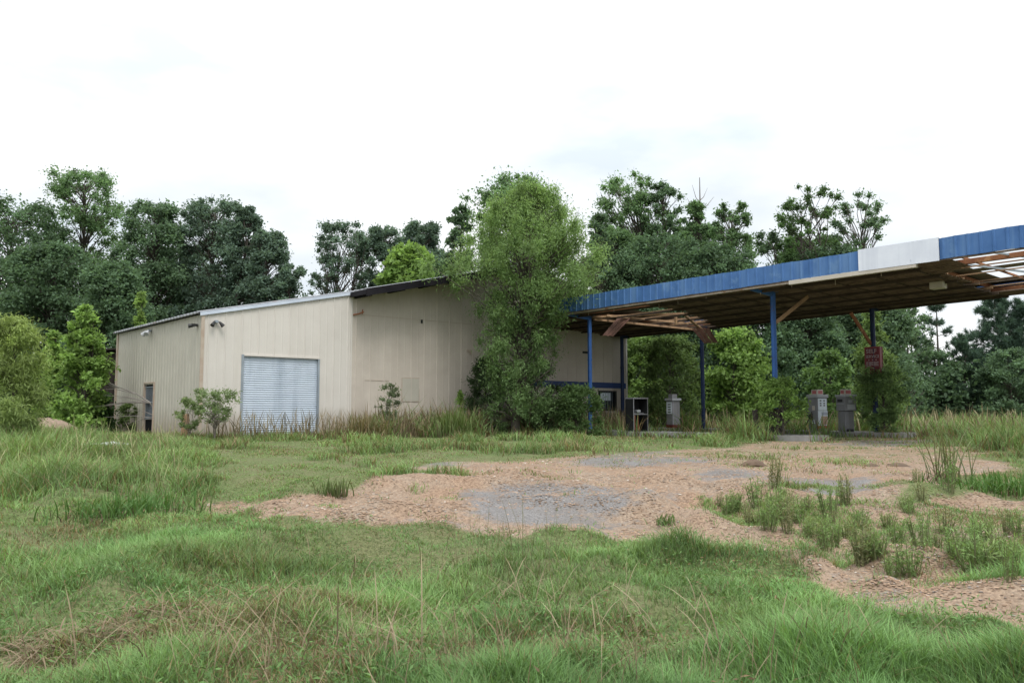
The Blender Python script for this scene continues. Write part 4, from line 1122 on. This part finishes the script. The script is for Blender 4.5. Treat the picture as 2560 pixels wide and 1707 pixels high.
def pump_a():
    px, py = site_at(1878, 19.6); yaw = rot_face(1878, math.radians(45))
    t = thing('fuel_pump', 'grey fuel pump with a white and red front and six number windows', 'fuel pump', (px, py, .15))
    L = local(px, py, .15, yaw); w = .25       # local -x face: left side, local -y face: right front
    b = LB(L); b.box((-w, -w, 0), (w, w, .10)); b.build('plinth', M['concrete'], t, bevel=.02)
    b = LB(L); b.box((-w+.01, -w+.01, .10), (w-.01, w-.01, 1.25)); body = b.build('body', M['grey'], t, bevel=.012)
    b = LB(L); b.box((-w-.03, -w-.03, 1.25), (w+.03, w+.03, 1.37)); b.build('cap', M['greyl'], t, bevel=.015)
    b = LB(L); b.box((-.15, -.15, 1.37), (.15, .15, 1.56)); tp = b.build('price_topper', M['cream'], t, bevel=.012)
    b = LB(L); b.box((-.10, -.156, 1.40), (.11, -.152, 1.52)); b.box((-.156, -.10, 1.40), (-.152, .10, 1.52)); b.build('topper_panel', M['pink'], tp)
    b = LB(L); b.box((-w+.03, -w-.012, .78), (w-.05, -w+.012, 1.22)); disp = b.build('display_panel', M['face'], t, bevel=.006)
    for cx in (-.12, .06):
        for cz in (1.12, 1.02, .94):
            b = LB(L); b.box((cx - .03, -w - .018, cz), (cx + .05, -w - .0125, cz + .04)); b.build('number_window', M['digits'], disp)
    b = LB(L); b.box((-w+.02, -w-.008, .21), (w-.02, -w+.012, .765)); lp = b.build('lower_panel', M['face'], t)
    b = LB(L); b.box((-.10, -w-.013, .24), (w-.03, -w-.0085, .56)); b.build('faded_area', M['tan'], lp)
    b = LB(L); b.box((-.10, -w-.016, .585), (w-.05, -w-.0085, .73)); st = b.build('notice', M['white_panel'], lp)
    b = LB(L)
    for r in range(3):
        for cc in range(5): b.box((-.07 + cc * .055, -w-.0195, .61 + r * .037), (-.035 + cc * .055 + .008 * ((r + cc) % 2), -w-.0162, .628 + r * .037))
    b.build('notice_lines', M['stripe'], st)
    b = LB(L); b.box((-w+.0, -w-.01, .10), (w+.0, -w+.012, .205)); rp = b.build('red_base_panel', M['red'], t)
    b = LB(L)
    for cx in (-.08, .0): b.box((cx, -w-.014, .115), (cx + .03, -w-.0105, .195))
    b.build('base_stripe', M['tan'], rp)
    b = LB(L); b.box((-w-.012, -.10, .78), (-w+.012, .02, .95)); b.build('card_reader', M['cream'], t, bevel=.01)
    b = LB(L); b.box((-w-.06, .02, .42), (-w+.012, .16, .66)); nb = b.build('nozzle_boot', M['black'], t, bevel=.015)
    b = LB(L); b.tube([(-w-.05,.09,.62), (-w-.10,.09,.50), (-w-.09,.10,.40)], [.03,.035,.025], 8); b.tube([(-w-.08,.10,.50), (-w-.22,.12,.22)], [.02,.012], 8); b.build('nozzle', M['black'], t)
    b = LB(L); b.tube([(-w-.01,.05,.72), (-w-.10,-.05,.6), (-w-.10,-.12,.3), (-w-.09,-.02,.14), (-w-.08,.10,.36)], .018, 8); b.build('hose', M['black'], t)
    b = LB(L); b.box((-w-.012, -.10, .28), (-w+.012, .03, .44)); b.build('sticker', M['white_panel'], t)
    b = LB(L); b.tube([(w+.02,-.1,.46), (w+.12,-.12,.36), (w+.22,-.12,.28)], .016, 6); b.build('hose', M['black'], t)
def pump_b():
    px, py = site_at(1944, 19.6); yaw = rot_face(1944, math.radians(38))
    t = thing('fuel_pump', 'plain grey fuel pump with a wider head beside the dark round bush', 'fuel pump', (px, py, .15))
    L = local(px, py, .15, yaw); w = .235
    b = LB(L); b.box((-w+.02, -w+.05, 0), (w-.06, w-.02, .74)); b.build('body', M['grey'], t, bevel=.012)
    b = LB(L); b.box((-w-.02, -w-.02, .76), (w, w, 1.27)); b.build('head', M['grey'], t, bevel=.012)
    b = LB(L); b.box((-w+.05, -w+.06, .735), (w-.08, w-.04, .765)); b.build('neck', M['black'], t)
    b = LB(L); b.box((-w-.05, -w-.05, 1.27), (w+.03, w+.03, 1.35)); b.build('cap', M['greyl'], t, bevel=.012)
    b = LB(L); b.box((-.16, -.15, 1.35), (.12, .12, 1.55)); tp = b.build('price_topper', M['cream'], t, bevel=.012)
    b = LB(L); b.box((-.12, -.156, 1.39), (.09, -.152, 1.51)); b.box((-.166, -.10, 1.39), (-.162, .08, 1.51)); b.build('topper_panel', M['pink'], tp)
    b = LB(L); b.box((-w-.026, -.12, 1.08), (-w-.018, .16, 1.19)); b.build('display_window', M['digits'], t)
    b = LB(L); b.box((-w-.045, -.20, 1.01), (-w-.018, .20, 1.03)); b.build('ledge', M['greyl'], t)
    b = LB(L); b.box((-.15, -w-.026, .82), (.18, -w-.018, 1.0)); b.box((-.1, -w-.026, 1.05), (.06, -w-.018, 1.16)); b.build('front_panel', M['greyl'], t)
    b = LB(L); b.box((-.18, -.34, 0), (.02, -.22, .10)); b.tube([(-.1,-.3,.05),(-.24,-.36,.04)], .04, 8); b.build('nozzle', M['black'], t)
def pump_c():
    px, py = site_at(1546, 19.6); yaw = rot_face(1546, math.radians(40))
    t = thing('fuel_pump', 'half-hidden pale fuel pump with a dark red base under the arching bush', 'fuel pump', (px, py, .15))
    L = local(px, py, .15, yaw); w = .22
    b = LB(L); b.box((-w, -w, .0), (w, w, .14)); b.build('red_base_panel', M['signred'], t)
    b = LB(L); b.box((-w+.01, -w+.01, .14), (w-.01, w-.01, 1.2)); b.build('body', M['grey'], t, bevel=.01)
    b = LB(L); b.box((-w-.04, -w-.04, 1.2), (w+.04, w+.04, 1.30)); b.build('cap', M['greyl'], t, bevel=.012)
    b = LB(L); b.box((-.16, -.14, 1.30), (.12, .12, 1.48)); b.build('price_topper', M['grey'], t, bevel=.012)
    b = LB(L); b.box((-w-.006, -w+.04, .62), (-w+.012, w-.04, 1.14)); dp = b.build('display_panel', M['face'], t)
    b = LB(L)
    for k in range(4): b.box((-w-.011, -.10, .68 + k * .11), (-w-.0065, .08, .72 + k * .11))
    b.build('number_window', M['digits'], dp)
def pump_gutted():
    px, py = site_at(1462, 14.0); yaw = rot_face(1462, math.radians(32))
    t = thing('fuel_pump', 'gutted black fuel pump shell with pale edges beside the office corner', 'fuel pump', (px, py, .15))
    L = local(px, py, .15, yaw); w, d, h = .31, .28, 1.2
    b = LB(L)
    b.box((-w, d-.02, 0), (w, d, h)); b.box((w-.02, -d, 0), (w, d-.02, h)); b.box((-w, -d, 0), (-w+.02, d-.02, h)); b.box((-w+.02, -d, 0), (w-.02, d-.02, .03))
    b.build('shell', M['black'], t)
    b = LB(L); b.box((-w-.02, -d-.02, h), (w+.02, d+.02, h+.05)); b.build('cap', M['grey'], t)
    b = LB(L); b.box((-w-.005, -d-.012, .0), (-w+.025, -d+.0, h)); b.box((w-.02, -d-.012, .0), (w+.005, -d, h)); b.box((-w+.025, -d-.010, .62), (w-.02, -d+.01, .655)); b.build('frame', M['grey'], t)
    b = LB(L); b.box((-w+.03, -.05, .66), (w-.03, .2, .70)); b.build('shelf', M['grey'], t)
    b = LB(L); b.box((-.1, -.2, .70), (.06, -.05, .80)); b.build('meter', M['greyl'], t, bevel=.02)
    b = LB(L); b.tube([(-.1,0,.05),(-.1,0,.6)], .04, 8); b.tube([(.1,.05,.05),(.08,.05,.6)], .03, 8); b.build('pipework', M['rust'], t)
pump_a(); pump_b(); pump_c(); pump_gutted()

# bollard beside the second post
bx_, by_, _ = W(14.15, -10.95)
bo = thing('bollard', 'dark steel bollard standing on the near pump island', 'bollard', (bx_, by_, .15))
mb = MB('W'); mb.tube([(bx_, by_, .15), (bx_, by_, .93), (bx_, by_, .97)], [.10, .10, .05], 14); mb.build('pipe', M['darkboard'], bo)
mb = MB('W'); mb.tube([(bx_, by_, .15), (bx_, by_, .19)], .14, 14); mb.build('base_collar', M['concrete'], bo)

# ------------------------------------------------------------------ hanging sign
def text_mesh(body, size, L, x, y, z):
    cu = bpy.data.curves.new('lettering', 'FONT'); cu.body = body; cu.size = size; cu.align_x = 'CENTER'; cu.extrude = .004
    cu.resolution_u = 3; cu.offset = size * .02
    o = bpy.data.objects.new('lettering', cu); COL.objects.link(o)
    dg = bpy.context.evaluated_depsgraph_get()
    me = bpy.data.meshes.new_from_object(o.evaluated_get(dg))
    bpy.data.objects.remove(o)
    return [(x + v.co.x, y - v.co.z, z + v.co.y) for v in me.vertices], [list(p.vertices) for p in me.polygons]
def sign():
    px, py, _ = W(19.6, -12.4); zb = 2.24; hh = .96
    t = thing('hanging_sign', 'dark red self service sign box on the far canopy post', 'sign', (px, py, zb))
    yaw = math.atan2(U[1], U[0]) - math.radians(90)      # face toward -u
    L = local(px, py, zb, yaw); w, d = .27, .10
    b = LB(L); b.box((-w, -d, 0), (w, d, hh)); bx = b.build('sign_box', M['signred'], t, bevel=.012)
    b = LB(L)
    for s in (-1, 1):
        y0, y1 = (-d-.014, -d+.004) if s < 0 else (d-.004, d+.014)
        b.box((-w-.012, y0, -.012), (-w+.03, y1, hh+.012)); b.box((w-.03, y0, -.012), (w+.012, y1, hh+.012)); b.box((-w+.03, y0, hh-.03), (w-.03, y1, hh+.012)); b.box((-w+.03, y0, -.012), (w-.03, y1, .03))
    b.build('sign_frame', M['signtrim'], t)
    for body, size, x, z in (('SELF', .20, -.03, .745), ('SERVICE', .148, 0, .57)):
        vs, fs = text_mesh(body, size, L, x, -d - .008, z)
        b = LB(L); i0 = [b.vert(v) for v in vs]; b.f = [[i0[k] for k in f] for f in fs]; b.build('lettering', M['lettering'], t)
    b = LB(L)
    for cx in (-.13, .0, .13): b.tube([(cx, -d-.002, .495), (cx, -d-.009, .495)], .026, 5)
    b.build('star_row', M['lettering'], t)
    b = LB(L)
    for k, (x0, x1, z0, z1) in enumerate(((-.22,-.14,.27,.43), (-.115,-.06,.27,.43), (-.04,.03,.30,.43), (.05,.12,.27,.43), (.14,.22,.28,.43))):
        b.box((x0, -d-.009, z0), (x0 + .022, -d-.001, z1)); b.box((x0 + .022, -d-.009, z1 - .03), (x1, -d-.001, z1)); b.box((x0 + .022, -d-.009, (z0+z1)/2 - .012), (x1, -d-.001, (z0+z1)/2 + .012))
        if k % 2: b.box((x1 - .02, -d-.0085, z0), (x1, -d-.001, z1 - .03))
        else: b.box((x0 + .022, -d-.009, z0), (x1, -d-.001, z0 + .026))
    b.build('worn_lettering', M['lettering'], t)
    b = LB(L); b.tube([(0, 0, hh), (0, 0, hh + .10)], .03, 8); b.build('hanger', M['black'], t)
sign()

# ------------------------------------------------------------------ small things on the ground
def lump(name, label, cat, xd, yd, sx, sy, sz, mat, seed, rough=.35):
    c = to_ground(xd, yd); z = float(ground_z(*c)); rng = np.random.default_rng(seed)
    n, m = 40, 18; V_, Fq = [], []
    for j in range(m):
        ph = j / (m - 1) * math.pi / 2
        for i in range(n):
            th = i / n * 2 * math.pi
            r = math.cos(ph) * (1 + rough * (float(fbm(np.array(math.cos(th) * 1.5 + seed), np.array(math.sin(th) * 1.5 + ph * 2)) - .5) * 2))
            V_.append((math.cos(th) * r * sx, math.sin(th) * r * sy, sz * math.sin(ph) ** 1.5 * (1 + rng.normal(0, .035)) + rng.normal(0, .012) * sz - .04))
    for j in range(m - 1):
        for i in range(n): Fq.append((j*n+i, j*n+(i+1)%n, (j+1)*n+(i+1)%n, (j+1)*n+i))
    me = np_mesh(name, V_, Fq, None, None, M[mat], True)
    return put(add(name, me, None, (c[0], c[1], z)), label, cat)
lump('dirt_mound', 'dark brown dirt mound alone on the gravel left of the others', 'dirt mound', 1731, 1070, .26, .22, .17, 'dirt', 1)
lump('dirt_mound', 'small brown dirt mound, left of the close pair', 'dirt mound', 2002, 1070, .18, .16, .09, 'dirt', 2)
lump('dirt_mound', 'flat brown dirt mound, right of the close pair', 'dirt mound', 2060, 1069, .30, .2, .09, 'dirt', 3)
lump('gravel_pile', 'heap of tan gravel in the tall grass at left', 'gravel pile', 98, 1017, 1.25, 1.1, .74, 'gravelheap', 5)
lump('dirt_mound', 'dark earth hump in the green grass at left', 'dirt mound', 228, 1181, .11, .09, .06, 'dirt', 6)

def litter(label, xd, yd, w, h, seed, name='litter', lift=0.0):
    c = to_ground(xd, yd); z = float(ground_z(*c)); rng = np.random.default_rng(seed)
    n = 5; V_ = []; Fq = []
    for j in range(n):
        for i in range(n):
            V_.append(((i/(n-1)-.5) * w + rng.normal(0, .02) * w, (j/(n-1)-.5) * h + rng.normal(0, .03) * h, .05 + abs(rng.normal(0, .05)) * min(w, .6)))
    for j in range(n-1):
        for i in range(n-1): Fq.append((j*n+i, j*n+i+1, (j+1)*n+i+1, (j+1)*n+i))
    return put(add(name, np_mesh(name, V_, Fq, None, None, M['litter'], False), None, (c[0], c[1], z + lift)), label, 'litter')
litter('crumpled white plastic sheet lying by the tall grass at left', 240, 1036, 1.1, .7, 3, 'plastic_sheet', .10)
litter('white scrap on the ground below the red sign', 2010, 990, .35, .25, 4)
litter('white scrap left of the near pump island', 1640, 1008, .3, .2, 5)
litter('white scrap in front of the white and red pump', 1872, 1012, .18, .16, 6)
litter('white scrap caught in the tall grass at the left edge', 32, 985, .2, .2, 7)

pb = at_depth(425, 1000, 25.2)
wp = thing('wooden_post', 'short brown wooden post at the shed corner', 'post', (pb[0], pb[1], 0))
mb = MB('W'); mb.hexa([(pb[0]-.10,pb[1]-.10,-.1),(pb[0]+.10,pb[1]-.10,-.1),(pb[0]+.10,pb[1]+.10,-.1),(pb[0]-.10,pb[1]+.10,-.1)], [(pb[0]-.09,pb[1]-.09,.78),(pb[0]+.085,pb[1]-.09,.84),(pb[0]+.08,pb[1]+.09,.8),(pb[0]-.09,pb[1]+.09,.82)])
mb.build('timber', M['oldwood'], wp, bevel=.012)
# dead branch leaning past the far corner
segs = []; c0 = Vector(at_depth(392, 1000, 29.0)); c0.z = 0
path = [c0, Vector(at_depth(372, 962, 29.2)), Vector(at_depth(345, 925, 29.6)), Vector(at_depth(315, 905, 30)), Vector(at_depth(275, 890, 30.6)), Vector(at_depth(235, 872, 31.5))]
segs.append((path, .05)); rg = random.Random(3)
for k in range(14):
    i = rg.randrange(1, 5); p = path[i]; q = p + Vector((-1.1 - rg.random() * 1.2, .3, .55 * rg.random() - .2)); segs.append(([p, p.lerp(q, .5) + Vector((0, 0, .08)), q], .02))
bare_tree('fallen_branch', 'grey bare branch leaning across the far shed corner', 'branch', tuple(c0), segs)

# ------------------------------------------------------------------ upright weeds on the right of the lot
def weed_mesh(seed, h, w, stems, leaf, per, col):
    rng = np.random.default_rng(seed); P, Nn, C = [], [], []
    tubes = MB('W')
    for k in range(stems):
        a = rng.random() * 6.283; r = w * .5 * rng.random() ** .6
        b = np.array((math.cos(a) * r * .5, math.sin(a) * r * .5, 0)); e = np.array((math.cos(a) * r, math.sin(a) * r, h * (.6 + .4 * rng.random())))
        tubes.tube([tuple(b), tuple((b + e) / 2), tuple(e)], [.008, .006, .003], 4, False)
        f = rng.random((per, 1)) ** .8
        p = b + (e - b) * (.08 + .92 * f) + rng.normal(0, .022, (per, 3)) * np.array([[1, 1, .6]])
        P.append(p); Nn.append(rng.normal(0, 1, (per, 3)) + np.array([[0, 0, .4]])); C.append(np.array(col)[None] * (.65 + .6 * rng.random((per, 1))) * (.8 + .35 * f))
    v, q, c = leaf_cloud(np.concatenate(P), np.concatenate(Nn), np.full(stems * per, leaf), .16, np.concatenate(C), rng, hang=-.55)
    st = bpy.data.meshes.new('stems'); st.from_pydata(tubes.v, [], tubes.f); st.materials.append(M['stem']); st.update()
    return np_mesh('foliage', v, q, None, c, GRASS), st
WCOL = [(.18,.275,.095), (.155,.25,.08), (.20,.27,.10), (.23,.235,.12)]
WM = [weed_mesh(40 + k, (.36, .44, .30, .40)[k], (.34, .34, .42, .28)[k], (11, 9, 14, 8)[k], .055, 48, WCOL[k]) for k in range(4)]
wl = 'feathery upright green weed among the others on the gravel at right'
spots = [(1975,1215),(1945,1235),(2140,1255),(2120,1275),(2012,1300),(2050,1295),(1975,1290),(2090,1290),(2230,1285),(2275,1305),(2320,1300),(2345,1270),(2190,1280),(1890,1215),(1855,1235),(1810,1225),(1760,1215),(1720,1205),(1910,1190),(2040,1215),(2310,1325),(2240,1320),(1690,1170),(1740,1165),(1800,1160),(1850,1170),(1780,1190),(1830,1200),(2090,1180),(2180,1150),(2120,1130),(2260,1240),(2170,1230),(2060,1250),(1920,1255),(1880,1250),(1670,1185),(1650,1160),(1950,1160),(2300,1250),(2340,1230),(2280,1270)]
rg = random.Random(9)
spots = spots + [(x + rg.uniform(-30, 30), y + rg.uniform(-12, 12)) for x, y in spots[::2]]
for k, (xd, yd) in enumerate(spots):
    c = to_ground(xd, yd); z = float(ground_z(*c))
    r = thing('weed', wl, 'weed', (c[0], c[1], z - .01), 'feathery weeds on the gravel')
    r.rotation_euler = (0, 0, rg.random() * 6.28); s = .55 + .55 * rg.random() ** 1.3; r.scale = (s, s, s * (.7 + .6 * rg.random()))
    fo, st = WM[rg.randrange(4)]
    add('foliage', fo, r); add('stems', st, r)
# tall clump right of the gravel
def clump(label, xd, yd, n, h, w, col_a, col_b, lean):
    c = to_ground(xd, yd); z = float(ground_z(*c))
    r = thing('grass_clump', label, 'grass clump', (c[0], c[1], z))
    px = R.normal(0, w, n); py = R.normal(0, w, n)
    k = R.random((n, 1)); col = np.array(col_a) * k + np.array(col_b) * (1 - k)
    v, q, t, cc = blades(px, py, h * (.45 + .6 * R.random(n)), np.full(n, .006 + .0011 * c[1]), lean * R.random(n), col, 4, 1.2, np.zeros(n))
    add('grass_tuft', np_mesh('grass_tuft', v, q, t, cc, GRASS), r)['kind'] = 'stuff'
    n = n // 2; px = R.normal(0, w, n); py = R.normal(0, w, n)
    v, q, t, cc = blades(px, py, .30 * h * (.5 + R.random(n)), np.full(n, .006 + .0009 * c[1]), 1.2 * R.random(n), np.array((.16,.10,.07))[None] * (.6 + .8 * R.random((n, 1))), 3, 1.2, np.zeros(n))
    add('dead_tuft', np_mesh('dead_tuft', v, q, t, cc, DRY), r)['kind'] = 'stuff'
clump('tall wispy grass clump with a dead brown base at the right of the gravel', 2172, 1106, 46, 1.15, .17, (.10,.15,.06), (.17,.15,.08), .6)
clump('thick green and brown grass clump before the tan wall', 838, 1010, 260, 1.0, .32, (.13,.15,.06), (.20,.14,.08), .7)
clump('tall bright green grass clump at the wall left of the drooping tree', 1040, 1005, 260, 1.15, .30, (.10,.16,.045), (.14,.17,.06), .6)
clump('leafy dark green grass clump at the right edge of the gravel', 2300, 1128, 420, .38, .45, (.06,.14,.03), (.09,.17,.04), .9)
clump('dark green grass hump before the gold-tipped strip at left', 300, 1170, 420, .34, .40, (.065,.145,.035), (.09,.17,.045), .9)
clump('small green grass tuft on the bare gravel left of the weeds', 1530, 1196, 70, .16, .08, (.08,.15,.04), (.11,.16,.05), .8)
clump('green grass tuft standing at the edge of the gravel tip', 765, 1138, 90, .34, .12, (.08,.14,.04), (.12,.13,.06), .5)

# ------------------------------------------------------------------ sky and sun
SUN_EL, SUN_AZ = math.radians(58), math.radians(158)     # azimuth clockwise from +Y
w = bpy.data.worlds.new('World'); sc.world = w; w.use_nodes = True
nt = w.node_tree; nt.nodes.clear()
out = nt.nodes.new('ShaderNodeOutputWorld'); bg = nt.nodes.new('ShaderNodeBackground'); bg.inputs[1].default_value = .10
sky = nt.nodes.new('ShaderNodeTexSky'); sky.sky_type = 'NISHITA'; sky.sun_disc = False
sky.sun_elevation = SUN_EL; sky.sun_rotation = SUN_AZ; sky.air_density = 1.0; sky.dust_density = 2.0
tc = nt.nodes.new('ShaderNodeTexCoord'); mp = nt.nodes.new('ShaderNodeMapping'); mp.inputs['Scale'].default_value = (1.0, 1.0, 2.6)
nt.links.new(tc.outputs['Generated'], mp.inputs[0])
nz = nt.nodes.new('ShaderNodeTexNoise'); nz.inputs['Scale'].default_value = 1.6; nz.inputs['Detail'].default_value = 6; nz.inputs['Roughness'].default_value = .55
nt.links.new(mp.outputs[0], nz.inputs[0])
thin = ramp(nt, nz.outputs[0], .52, .78)
tone = nt.nodes.new('ShaderNodeTexNoise'); tone.inputs['Scale'].default_value = 3.2; tone.inputs['Detail'].default_value = 5
nt.links.new(mp.outputs[0], tone.inputs[0])
cloud = mixc(nt, ramp(nt, tone.outputs[0], .36, .64), (8.2, 9.1, 9.9), (12.8, 12.9, 13.0))
sz_ = nt.nodes.new('ShaderNodeSeparateXYZ'); nt.links.new(tc.outputs['Generated'], sz_.inputs[0])
zg = nt.nodes.new('ShaderNodeMapRange'); zg.inputs[1].default_value = .25; zg.inputs[2].default_value = 1.0; zg.inputs[3].default_value = .97; zg.inputs[4].default_value = 2.1
nt.links.new(sz_.outputs[2], zg.inputs[0])
cloud = mixc(nt, 1.0, cloud, zg.outputs[0], 'MULTIPLY')
tf = nt.nodes.new('ShaderNodeMath'); tf.operation = 'MULTIPLY'; tf.inputs[1].default_value = .10
nt.links.new(thin, tf.inputs[0])
colr = mixc(nt, tf.outputs[0], cloud, sky.outputs[0])
nt.links.new(colr, bg.inputs[0]); nt.links.new(bg.outputs[0], out.inputs[0])
sl = bpy.data.lights.new('sun', 'SUN'); sl.energy = 2.1; sl.angle = math.radians(25); sl.color = (1.0, .96, .90)
so = bpy.data.objects.new('sun', sl)
dirv = Vector((math.sin(SUN_AZ) * math.cos(SUN_EL), math.cos(SUN_AZ) * math.cos(SUN_EL), math.sin(SUN_EL)))
so.rotation_euler = (-dirv).to_track_quat('-Z', 'Y').to_euler(); so.location = dirv * 60
COL.objects.link(so)

sc.view_settings.view_transform = 'Standard'; sc.view_settings.look = 'None'; sc.view_settings.exposure = 0
sc.render.engine = 'CYCLES'
sc.cycles.use_denoising = True
sc.cycles.max_bounces = 9; sc.cycles.diffuse_bounces = 6; sc.cycles.transmission_bounces = 6; sc.cycles.transparent_max_bounces = 8
